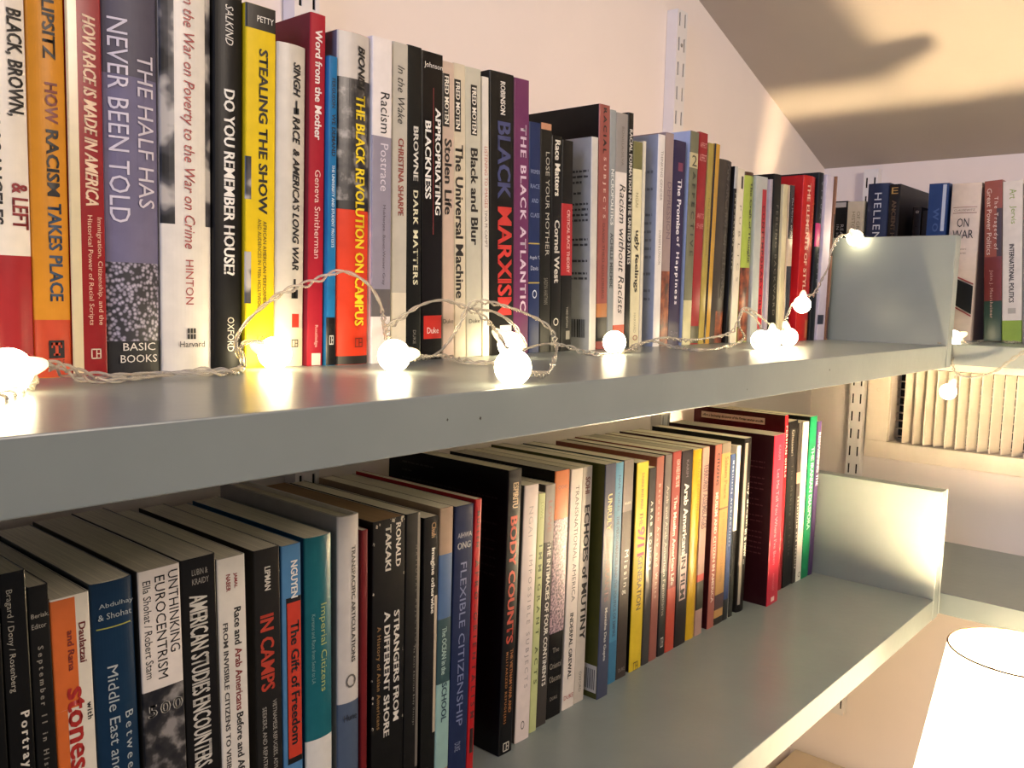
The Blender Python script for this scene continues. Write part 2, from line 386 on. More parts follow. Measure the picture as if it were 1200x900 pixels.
UPPER_BOOKS = [
(-0.0368, -0.0122, 0.235, 0.0019, 0.19, 'glossy white and red book at the left end of the upper shelf', '#e9e0d3', [['BLACK, BROWN,', 0.1952, 0.1398, 0.55, 0.92, '#16120f', 'b'], ['YELLOW IN LOS ANGELES', 0.1857, 0.0826, 0.16, 0.42, '#1a1512', 'b'], ['& LEFT', 0.1053, 0.0808, 0.6, 0.95, '#8e2a2c', 'b']], [[0.0668, -0.0011, 0, 1, '#9c1a1f']], [], {'rnd': 1, 'dep': 0.13}),
(-0.012, 0.0074, 0.232, 0.0025, 0.19, 'orange yellow book with black title and red foot, beside the white and red book', '#cf8a24', [['LIPSITZ', 0.2044, 0.173, 0.38, 0.72, '#17130e', 'b'], ['HOW', 0.1608, 0.139, 0.4, 0.75, '#7d3a2e', 'b'], ['RACISM', 0.1358, 0.1, 0.4, 0.75, '#17130e', 'b'], ['TAKES PLACE', 0.0963, 0.0426, 0.4, 0.78, '#1d3a55', 'b'], ['TEMPLE', 0.01, 0.0071, 0.3, 0.75, '#20140e', 'h']], [[0.0323, -0.0015, 0, 1, '#c2401a']], [['temple', 0.0209, 0.0109, 0.33, 0.75, '#1a120c']], {'rnd': 1, 'dep': 0.13}),
(0.0076, 0.0268, 0.232, 0.0031, 0.1898, 'dark red paperback with cream left edge and white condensed title', '#8f1f22', [['HOW RACE IS MADE IN AMERICA', 0.2015, 0.0967, 0.44, 0.82, '#e8c9a8', 'bi'], ['Immigration, Citizenship, and the', 0.0905, 0.0292, 0.72, 0.9, '#e0b89a', 'n'], ['Historical Power of Racial Scripts', 0.0914, 0.0292, 0.44, 0.62, '#e0b89a', 'n']], [[0.2276, -0.0036, 0, 0.29, '#d9c9a0']], [['cal', 0.0156, 0.0097, 0.5, 0.8, '#e8d0b8']], {'dep': 0.13}),
(0.027, 0.0595, 0.243, 0.0051, 0.189, 'thick purple grey hardcover with pale serif title and cotton field photo at foot', '#6f6a86', [['NEVER BEEN TOLD', 0.2038, 0.0886, 0.08, 0.42, '#cfc8d4', 'n'], ['THE HALF HAS', 0.1862, 0.098, 0.58, 0.9, '#cfc8d4', 'n'], ['BASIC', 0.0184, 0.0138, 0.25, 0.85, '#e6dfd4', 'h'], ['BOOKS', 0.0113, 0.0067, 0.2, 0.88, '#e6dfd4', 'h']], [[0.2441, 0.1727, 0, 1, '#4a4658'], [0.0657, 0.0194, 0, 1, '@cotton'], [0.0194, -0.0061, 0, 1, '#1c1a1a']], [], {'rnd': 2, 'dep': 0.13}),
(0.06, 0.0929, 0.236, 0.0086, 0.1877, 'white jacketed book with red thin title between black and white photos', '#e4ddd2', [['From the War on Poverty to the War on Crime', 0.239, 0.0756, 0.34, 0.62, '#a5433f', 'i'], ['HINTON', 0.0688, 0.0414, 0.42, 0.58, '#a5433f', 'n'], ['Harvard', 0.0186, 0.0149, 0.3, 0.8, '#2a2521', 'h']], [[0.2538, 0.0901, 0, 0.24, '@photo'], [0.2538, 0.0901, 0.86, 1, '@photo']], [['harvard', 0.0266, 0.0197, 0.45, 0.62, '#211d1a']], {'rnd': 1, 'dep': 0.13}),
(0.0931, 0.1132, 0.24, 0.0108, 0.1864, 'black book with bold white title ending in a question mark', '#171615', [['SALKIND', 0.2277, 0.2034, 0.35, 0.62, '#d8d4cc', 'i'], ['DO YOU REMEMBER HOUSE?', 0.1764, 0.0602, 0.3, 0.68, '#eeeae2', 'b'], ['OXFORD', 0.0335, 0.0114, 0.42, 0.66, '#c9c2b4', 'n']], [], [], {'rnd': 1, 'dep': 0.13}),
(0.1134, 0.1353, 0.2322, 0.0117, 0.1844, 'bright yellow book with black cap and black title', '#e3c31c', [['PETTY', 0.2257, 0.222, 0.35, 0.9, '#f2efe6', 'h'], ['STEALING THE SHOW', 0.2056, 0.1008, 0.42, 0.72, '#171410', 'b'], ['AFRICAN AMERICAN PERFORMERS', 0.0964, 0.0402, 0.58, 0.7, '#2a2410', 'n'], ['AND AUDIENCES IN 1930s HOLLYWOOD', 0.0975, 0.0368, 0.4, 0.52, '#2a2410', 'n']], [[0.2409, 0.2172, 0, 1, '#1a1815'], [0.1368, 0.1096, 0, 0.18, '@photo'], [0.0759, 0.0424, 0, 0.18, '@photo']], [['cal', 0.021, 0.0154, 0.42, 0.7, '#6b6020']], {'dep': 0.13}),
(0.1355, 0.1573, 0.2129, 0.0122, 0.1812, 'speckled off-white paperback with slanted black title and red square near foot', '#cfc8ba', [['SINGH', 0.2017, 0.1798, 0.5, 0.76, '#2a2723', 'bi'], ['RACE', 0.1666, 0.1489, 0.48, 0.76, '#171512', 'bi'], ["& AMERICA'S LONG WAR", 0.1456, 0.0651, 0.5, 0.76, '#2b2824', 'bi']], [[0.0358, 0.0266, 0.52, 0.8, '#c0331f'], [0.026, -0.0002, 0, 1, '#dfd3b4']], [['cal', 0.0184, 0.0132, 0.5, 0.74, '#3a342a'], ['key', 0.1771, 0.1683, 0.52, 0.72, '#171512'], ['key', 0.0593, 0.0462, 0.48, 0.74, '#171512']], {'rnd': 1, 'dep': 0.13}),
(0.1578, 0.1702, 0.2361, 0.0109, 0.178, 'tall crimson paperback with white bold title, standing above its neighbours', '#a3182a', [['Word from the Mother', 0.226, 0.1535, 0.3, 0.75, '#efe2dc', 'b'], ['Geneva Smitherman', 0.1336, 0.0739, 0.35, 0.72, '#e8c4bd', 'n'], ['Routledge', 0.0282, 0.0129, 0.4, 0.65, '#e6b0a8', 'n']], [[0.0087, 0.0004, 0.25, 0.85, '#e8d5c8']], [], {'dep': 0.13, 'side': '#6d1024'}),
(0.1713, 0.1786, 0.2102, 0.0069, 0.1746, 'thin blue book with dark lettering and a black foot', '#1f6fa5', [['FERGUSON', 0.1958, 0.1761, 0.35, 0.75, '#16324a', 'b'], ['WE DEMAND', 0.1722, 0.1437, 0.35, 0.8, '#102438', 'b'], ['THE UNIVERSITY AND STUDENT PROTESTS', 0.138, 0.0819, 0.4, 0.72, '#cfe0ea', 'b']], [[0.0336, -0.001, 0, 1, '#151515']], [['cal', 0.0211, 0.0146, 0.25, 0.75, '#e8e4dc']], {'dep': 0.13}),
(0.18, 0.2077, 0.2292, 0.0014, 0.1727, 'thick book with yellow title over a black and white crowd photo, red lower half', '#d13b1d', [['BIONDI', 0.2212, 0.1916, 0.55, 0.78, '#191714', 'bi'], ['THE BLACK REVOLUTION ON CAMPUS', 0.1881, 0.0276, 0.48, 0.8, '#f1d51f', 'b']], [[0.2449, 0.1984, 0, 1, '#c4bdb4'], [0.1984, 0.1137, 0, 1, '@crowd'], [0.1149, 0.109, 0, 1, '#1a1817'], [0.0062, -0.0017, 0, 1, '#2a241e']], [['cal', 0.0191, 0.0123, 0.5, 0.74, '#7a2513']], {'rnd': 1, 'dep': 0.13, 'side': '#6f6a78'}),
(0.2089, 0.2271, 0.2311, -0.0029, 0.172, 'white book with a lavender grey panel and light sans title', '#e8e0dc', [['Racism', 0.1938, 0.1653, 0.4, 0.85, '#2b2830', 'n'], ['Postrace', 0.1581, 0.1245, 0.4, 0.8, '#d6cfda', 'n'], ['Mukherjee  Banet-Weiser  Gray', 0.1148, 0.0572, 0.5, 0.68, '#4a4650', 'n']], [[0.1629, 0.0541, 0.0, 1, '#8d8797'], [0.0541, 0.0342, 0, 1, '#5e5a5c']], [], {'dep': 0.13}),
(0.2302, 0.2446, 0.2322, -0.0061, 0.174, 'pale grey paperback with black italic title and red author name', '#bdb8ac', [['In the Wake', 0.2162, 0.1751, 0.3, 0.75, '#2b2824', 'i'], ['CHRISTINA SHARPE', 0.1647, 0.1086, 0.35, 0.72, '#8d3a30', 'b']], [[0.0519, -0.0039, 0, 1, '#e2d9c4']], [], {'dep': 0.13}),
(0.2467, 0.261, 0.2336, -0.011, 0.1756, 'slim black book with widely spaced white and cream capitals', '#131615', [['BROWNE', 0.1759, 0.1359, 0.4, 0.75, '#d9d6cb', 'b'], ['DARK MATTERS', 0.1289, 0.058, 0.4, 0.75, '#e7e2c0', 'b'], ['DUKE', 0.0235, 0.013, 0.42, 0.62, '#8b877c', 'n']], [], [], {'dep': 0.13}),
(0.2636, 0.286, 0.2335, -0.0166, 0.1775, 'black book with bold two line white title and a red square near foot', '#181415', [['Johnson', 0.2259, 0.2209, 0.1, 0.95, '#ded8cf', 'h'], ['APPROPRIATING', 0.1932, 0.1124, 0.62, 0.88, '#f0ece4', 'b'], ['BLACKNESS', 0.1824, 0.124, 0.15, 0.42, '#f0ece4', 'b'], ['Duke', 0.0252, 0.0205, 0.25, 0.8, '#f2dcd4', 'h']], [[0.0345, 0.0164, 0.1, 0.95, '#c5281d'], [0.2077, 0.0973, 0.52, 0.55, '#8a3a3a']], [], {'dep': 0.13}),
(0.2892, 0.302, 0.2312, -0.0227, 0.18, 'pinkish white slim book with black name plate, left of three alike spines', '#c9b3a2', [['FRED MOTEN', 0.2202, 0.184, 0.15, 0.5, '#efe8da', 'b'], ['Stolen Life', 0.1729, 0.1141, 0.15, 0.75, '#26211e', 'b'], ['Duke', 0.0317, 0.0282, 0, 0.9, '#332d29', 'h']], [[0.2221, 0.182, 0.02, 0.55, '#191614']], [], {'dep': 0.13}),
(0.3045, 0.3176, 0.2329, -0.0297, 0.1817, 'cream white slim book with black name plate, middle of three alike spines', '#d3c8b0', [['FRED MOTEN', 0.2187, 0.1825, 0.15, 0.5, '#efe8da', 'b'], ['The Universal Machine', 0.1705, 0.0482, 0.1, 0.75, '#26211e', 'b']], [[0.2206, 0.1805, 0.05, 0.58, '#191614']], [], {'dep': 0.13}),
(0.3191, 0.3377, 0.2332, -0.0336, 0.1826, 'pale grey green book with black name plate, right of three alike spines', '#c2bfae', [['FRED MOTEN', 0.218, 0.1817, 0.4, 0.68, '#efe8da', 'b'], ['Black and Blur', 0.1702, 0.0919, 0.3, 0.75, '#26211e', 'b'], ['Duke', 0.0314, 0.0279, 0.15, 0.85, '#332d29', 'h']], [[0.22, 0.1804, 0.33, 0.72, '#191614']], [], {'dep': 0.13}),
(0.34, 0.3484, 0.2296, -0.0343, 0.1837, 'very thin white book with tiny red lettering', '#ded8cd', [['LISTENING TO IMAGES', 0.1739, 0.1239, 0.3, 0.75, '#b06050', 'n'], ['TINA M. CAMPT', 0.1225, 0.0914, 0.3, 0.7, '#5b4f49', 'n']], [], [], {'dep': 0.13}),
(0.35, 0.3804, 0.237, -0.0338, 0.1843, 'thick black book with blue and red jagged title', '#161514', [['ROBINSON', 0.2298, 0.2027, 0.42, 0.62, '#e6e1d8', 'b'], ['BLACK', 0.1972, 0.1329, 0.3, 0.85, '#3d4474', 'b'], ['MARXISM', 0.1265, 0.0341, 0.3, 0.9, '#c9302a', 'b']], [[0.0253, 0.0193, 0.4, 0.9, '#dad3d6']], [], {'dep': 0.13}),
(0.3823, 0.4023, 0.2376, -0.0328, 0.1859, 'plum purple book with white serif capitals', '#6a2f5a', [['THE BLACK ATLANTIC', 0.1995, 0.0378, 0.4, 0.8, '#d9c6d6', 'b']], [], [], {'dep': 0.13}),
(0.4037, 0.4193, 0.2045, -0.0323, 0.187, 'navy book with gold lines and small stacked words', '#1c2c57', [['WOMEN', 0.1636, 0.1599, 0.1, 0.9, '#8f9cc0', 'h'], ['RACE', 0.1509, 0.1472, 0.1, 0.9, '#8f9cc0', 'h'], ['AND', 0.1383, 0.1345, 0.2, 0.8, '#8f9cc0', 'h'], ['CLASS', 0.1255, 0.1218, 0.1, 0.9, '#8f9cc0', 'h'], ['Angela Y.', 0.0877, 0.0839, 0.05, 0.95, '#b9c0d6', 'h'], ['Davis', 0.0786, 0.0747, 0.15, 0.8, '#b9c0d6', 'h']], [[0.0991, 0.098, 0, 1, '#b5a04a'], [0.064, 0.0629, 0, 1, '#b5a04a']], [['ring', 0.0571, 0.0494, 0.3, 0.7, '#cfd3de']], {'dep': 0.12}),
(0.4195, 0.4354, 0.2063, -0.0323, 0.1871, 'black book with widely spaced serif capitals and a striped cap', '#1a1a18', [['LOSE YOUR MOTHER', 0.1812, 0.0885, 0.45, 0.8, '#b9b5a8', 'n'], ['SAIDIYA HARTMAN', 0.0683, 0.0441, 0.35, 0.7, '#77746a', 'n']], [[0.2066, 0.2006, 0.05, 0.95, '#bd8a6a']], [], {'dep': 0.12}),
(0.4357, 0.4509, 0.1976, -0.0325, 0.1872, 'black book with white bold serif title, between the striped-cap book and the red panel', '#171715', [['Race Matters', 0.194, 0.1436, 0.3, 0.8, '#e4dfd2', 'b'], ['Cornel West', 0.122, 0.0641, 0.3, 0.8, '#cfcabf', 'b']], [], [['ring', 0.0315, 0.0243, 0.25, 0.75, '#c9c4b8']], {'dep': 0.12}),
(0.4512, 0.4681, 0.1959, -0.033, 0.1873, 'black book whose spine carries a red panel with tiny capitals', '#141414', [['CRITICAL RACE THEORY', 0.1327, 0.0741, 0.45, 0.72, '#e0b4ac', 'b'], ['THIRD EDITION', 0.042, 0.0225, 0.45, 0.62, '#96928a', 'n']], [[0.1382, 0.0717, 0, 1, '#a81a20'], [0.0192, 0.0111, 0.45, 0.8, '#77746c']], [], {'dep': 0.12}),
(0.4937, 0.5042, 0.2046, -0.0332, 0.1846, 'grey white book pulled forward, its back cover showing text and a barcode', '#c9c5bd', [], [], [], {'dep': 0.17, 'side': '#a7a8a8'}),
(0.5096, 0.5274, 0.2383, -0.0332, 0.1877, 'tall dusty rose book with black back cover and letter-spaced capitals', '#94524c', [['RACIAL', 0.2353, 0.1919, 0.35, 0.65, '#2a1a18', 'b'], ['SUBJECTS', 0.1886, 0.1296, 0.35, 0.65, '#d9bcb0', 'b'], ['DAVID THEO GOLDBERG', 0.1247, 0.0508, 0.4, 0.62, '#5a302c', 'n']], [[0.0457, 0.032, 0, 1, '#b0703c'], [0.032, 0.008, 0, 1, '#1c1815']], [], {'side': '#121212', 'dep': 0.12}),
(0.5279, 0.5383, 0.2359, -0.0332, 0.1878, 'slim blue grey book with white and dark capitals', '#8e9496', [['NECROPOLITICS', 0.179, 0.1241, 0.25, 0.75, '#dadcd8', 'b'], ['ACHILLE MBEMBE', 0.1165, 0.0613, 0.25, 0.75, '#3b4246', 'b']], [], [], {'dep': 0.12}),
(0.5385, 0.5589, 0.2352, -0.0325, 0.1879, 'white book with grey cap and large black serif title, red strip at foot', '#e3dad2', [['Racism without Racists', 0.1658, 0.0354, 0.35, 0.85, '#25211e', 'i'], ['BONILLA-SILVA', 0.2223, 0.1842, 0.45, 0.65, '#6b6663', 'n']], [[0.2494, 0.1776, 0, 1, '#8b8785'], [0.024, 0.0143, 0, 1, '#d04a22']], [], {'dep': 0.12}),
(0.5591, 0.5691, 0.2386, -0.0309, 0.188, 'tall slim black book with condensed white title', '#141313', [['RACIAL FORMATION IN THE UNITED STATES', 0.2223, 0.0865, 0.25, 0.8, '#cfcbc3', 'b']], [], [], {'dep': 0.12}),
(0.5696, 0.5864, 0.2119, -0.0293, 0.1881, 'cream paperback with olive cap and lower case typewriter title', '#ded6b0', [['NGAI', 0.1604, 0.1457, 0.3, 0.6, '#8f8a60', 'n'], ['ugly feelings', 0.1222, 0.0578, 0.25, 0.8, '#3a3628', 'b'], ['HARVARD', 0.0363, 0.0156, 0.35, 0.6, '#9a9470', 'n']], [[0.2167, 0.1844, 0, 1, '#6c6a3c']], [['ring', 0.0129, 0.0074, 0.3, 0.8, '#8c3424']], {'dep': 0.12}),
(0.5872, 0.5929, 0.2144, -0.0269, 0.1882, 'thin cream pamphlet beside the typewriter lettered book', '#d3cdbb', [], [], [], {'dep': 0.12}),
(0.6112, 0.6244, 0.225, -0.0227, 0.1854, 'pale blue white book pulled forward with faded text on its back cover', '#dcd7d4', [['THINKING GENDER', 0.2084, 0.1563, 0.35, 0.7, '#77706c', 'n'], ['DURHAM & LONDON', 0.125, 0.0888, 0.35, 0.7, '#77706c', 'n']], [], [], {'side': '#98a0b4', 'dep': 0.14}),
(0.6293, 0.646, 0.2303, -0.0178, 0.1885, 'mauve book with faded grey capitals and a red brown foot', '#978685', [['DEPRESSION', 0.1783, 0.1174, 0.35, 0.8, '#6c5c66', 'n']], [[0.0822, 0.0002, 0.0, 1, '@rust']], [], {'dep': 0.12}),
(0.6462, 0.6706, 0.2251, -0.01, 0.1886, 'dark violet book with bold white title', '#2b2346', [['The Promise', 0.1843, 0.1234, 0.35, 0.7, '#efeaf0', 'b'], ['of Happiness', 0.1215, 0.0459, 0.35, 0.7, '#efeaf0', 'b'], ['Duke', 0.0161, 0.0122, 0.2, 0.8, '#6d6580', 'h']], [[0.2016, 0.1925, 0.35, 0.75, '#7c3450']], [], {'side': '#3a3560', 'dep': 0.12}),
(0.6732, 0.6912, 0.2389, -0.0007, 0.1858, 'grey green book with a cream label bearing a numeral, pale blue back cover', '#6d6d58', [['2', 0.2129, 0.2009, 0.2, 0.8, '#3a3828', 'h'], ['AFFECTIVE', 0.1953, 0.1012, 0.35, 0.75, '#3b3b30', 'b']], [[0.2156, 0.199, 0, 1, '#b9b08a'], [0.0511, -0.001, 0, 1, '#b9b48c']], [], {'side': '#a3b2d6', 'dep': 0.14}),
(0.6957, 0.7148, 0.2417, 0.0078, 0.1889, 'brick red book with scattered pink white lettering', '#8e2328', [['AFFECT', 0.2304, 0.2248, 0.1, 0.9, '#d9a49c', 'h'], ['& EFFECT', 0.2173, 0.2097, 0.1, 0.9, '#d9a49c', 'h'], ['ARTS', 0.1508, 0.1451, 0.1, 0.9, '#c98a84', 'h'], ['OF HOPE', 0.1393, 0.1335, 0.1, 0.9, '#c98a84', 'h']], [[0.0213, 0.0012, 0, 1, '#4c4a34']], [], {'dep': 0.12}),
(0.715, 0.7273, 0.2324, 0.0163, 0.1885, 'slim olive yellow book between the brick red and the mustard ones', '#9d8b45', [['The Female Complaint', 0.1715, 0.1032, 0.3, 0.7, '#6e6436', 'n']], [], [], {'dep': 0.12}),
(0.7275, 0.7397, 0.2334, 0.0204, 0.1877, 'slim mustard book with a dark left edge', '#b58c38', [['Cruel Optimism', 0.1727, 0.1038, 0.45, 0.8, '#7c5f2a', 'n']], [[0.24, 0.0005, 0, 0.18, '#1a1612']], [], {'dep': 0.12}),
(0.74, 0.7744, 0.2177, 0.0199, 0.187, 'dark brown grey thick book with rusty lower half', '#3f3934', [['AN ARCHIVE OF FEELINGS', 0.2141, 0.054, 0.5, 0.8, '#55504a', 'b']], [[0.0385, -0.0, 0.3, 1, '@rust']], [], {'rnd': 1, 'dep': 0.12}),
(0.7755, 0.7818, 0.2131, 0.0158, 0.1847, 'thin book, light above and black below with white capitals', '#1b1a18', [['PRECARIOUS LIFE', 0.1816, 0.0905, 0.3, 0.8, '#b3ada0', 'b']], [[0.2212, 0.1866, 0, 1, '#a9a9a6']], [], {'dep': 0.12}),
(0.7852, 0.8021, 0.2116, 0.001, 0.1841, 'slim cream book with a small black plate near its top', '#d6cdba', [['PUBLICS', 0.1678, 0.0754, 0.4, 0.7, '#8a8472', 'n']], [[0.203, 0.188, 0.5, 0.8, '#26221c']], [], {'dep': 0.12}),
(0.8064, 0.8304, 0.2098, -0.0184, 0.1825, 'lime green book with brown cap and brown patterned lower half', '#9dae4c', [['The Craft of Thought', 0.1983, 0.0992, 0.4, 0.75, '#3c4424', 'b']], [[0.2155, 0.2054, 0, 1, '#4a2f18'], [0.0929, 0.001, 0, 1, '@rust']], [], {'rnd': 1, 'dep': 0.12}),
(0.8326, 0.8652, 0.2075, -0.0279, 0.1807, 'grey white book with a long red vertical panel', '#a9aeac', [['CONTEMPORARY FILM', 0.1723, 0.0334, 0.62, 0.82, '#5a1418', 'b']], [[0.1921, 0.0158, 0.55, 0.92, '#a81620']], [], {'dep': 0.12}),
(0.8661, 0.8731, 0.2064, -0.0314, 0.1771, 'thin lilac white book beside the red panelled one', '#a79da6', [], [[0.2104, 0.0001, 0.3, 0.38, '#5a4f66']], [], {'dep': 0.12}),
(0.8737, 0.8952, 0.2142, -0.0335, 0.1757, 'black book with glossy spine and small white lettering', '#15140f', [['FEELING BACKWARD', 0.1752, 0.0335, 0.4, 0.7, '#6f6b60', 'n']], [], [], {'dep': 0.12}),
(0.8954, 0.9094, 0.2031, -0.0325, 0.1724, 'cream book next to the short dark labelled one', '#c9bf9c', [], [], [], {'dep': 0.12}),
(0.9096, 0.923, 0.2035, -0.0241, 0.17, 'short book with dark blue grey plates on a cream spine', '#c9b49c', [['The Mirror of Art', 0.1885, 0.1342, 0.35, 0.7, '#8f8f96', 'n']], [[0.2046, 0.1342, 0, 1, '#2c2c30'], [0.0988, 0.005, 0, 1, '#34343a']], [], {'dep': 0.12}),
(0.9337, 0.9717, 0.2192, -0.0081, 0.1616, 'broad scarlet book with faint gold lettering near the end of the upper shelf', '#b0201c', [['THE ELEMENTS OF STYLE', 0.2096, 0.0627, 0.2, 0.4, '#e8c0a8', 'b'], ['Aesthetics', 0.1921, 0.1254, 0.6, 0.9, '#d8703c', 'i']], [[0.028, 0.0034, 0.55, 0.95, '#b5622c']], [], {'side': '#a4161c', 'rnd': 1, 'dep': 0.14}),
(0.9719, 0.9878, 0.2273, 0.0032, 0.1599, 'dark teal black book with a pink patch', '#1d242c', [['VISUAL STUDIES', 0.2168, 0.069, 0.4, 0.7, '#8f949a', 'n']], [[0.1597, 0.1279, 0, 0.9, '#b81e6c']], [], {'dep': 0.12, 'rnd': 1}),
(0.988, 1.0135, 0.2259, 0.0089, 0.1571, 'lilac white book leaning near the divider', '#bdb6c8', [], [[0.035, 0.0219, 0.0, 0.7, '#23263c']], [], {'dep': 0.12}),
(1.0137, 1.0167, 0.2265, 0.0134, 0.154, 'narrow brown and cream patterned book touching the upper divider', '#7d5a44', [], [[0.1748, 0.117, 0, 1, '#2a1c18'], [0.0459, 0.0024, 0, 1, '#3c1c1c']], [], {'dep': 0.12})]
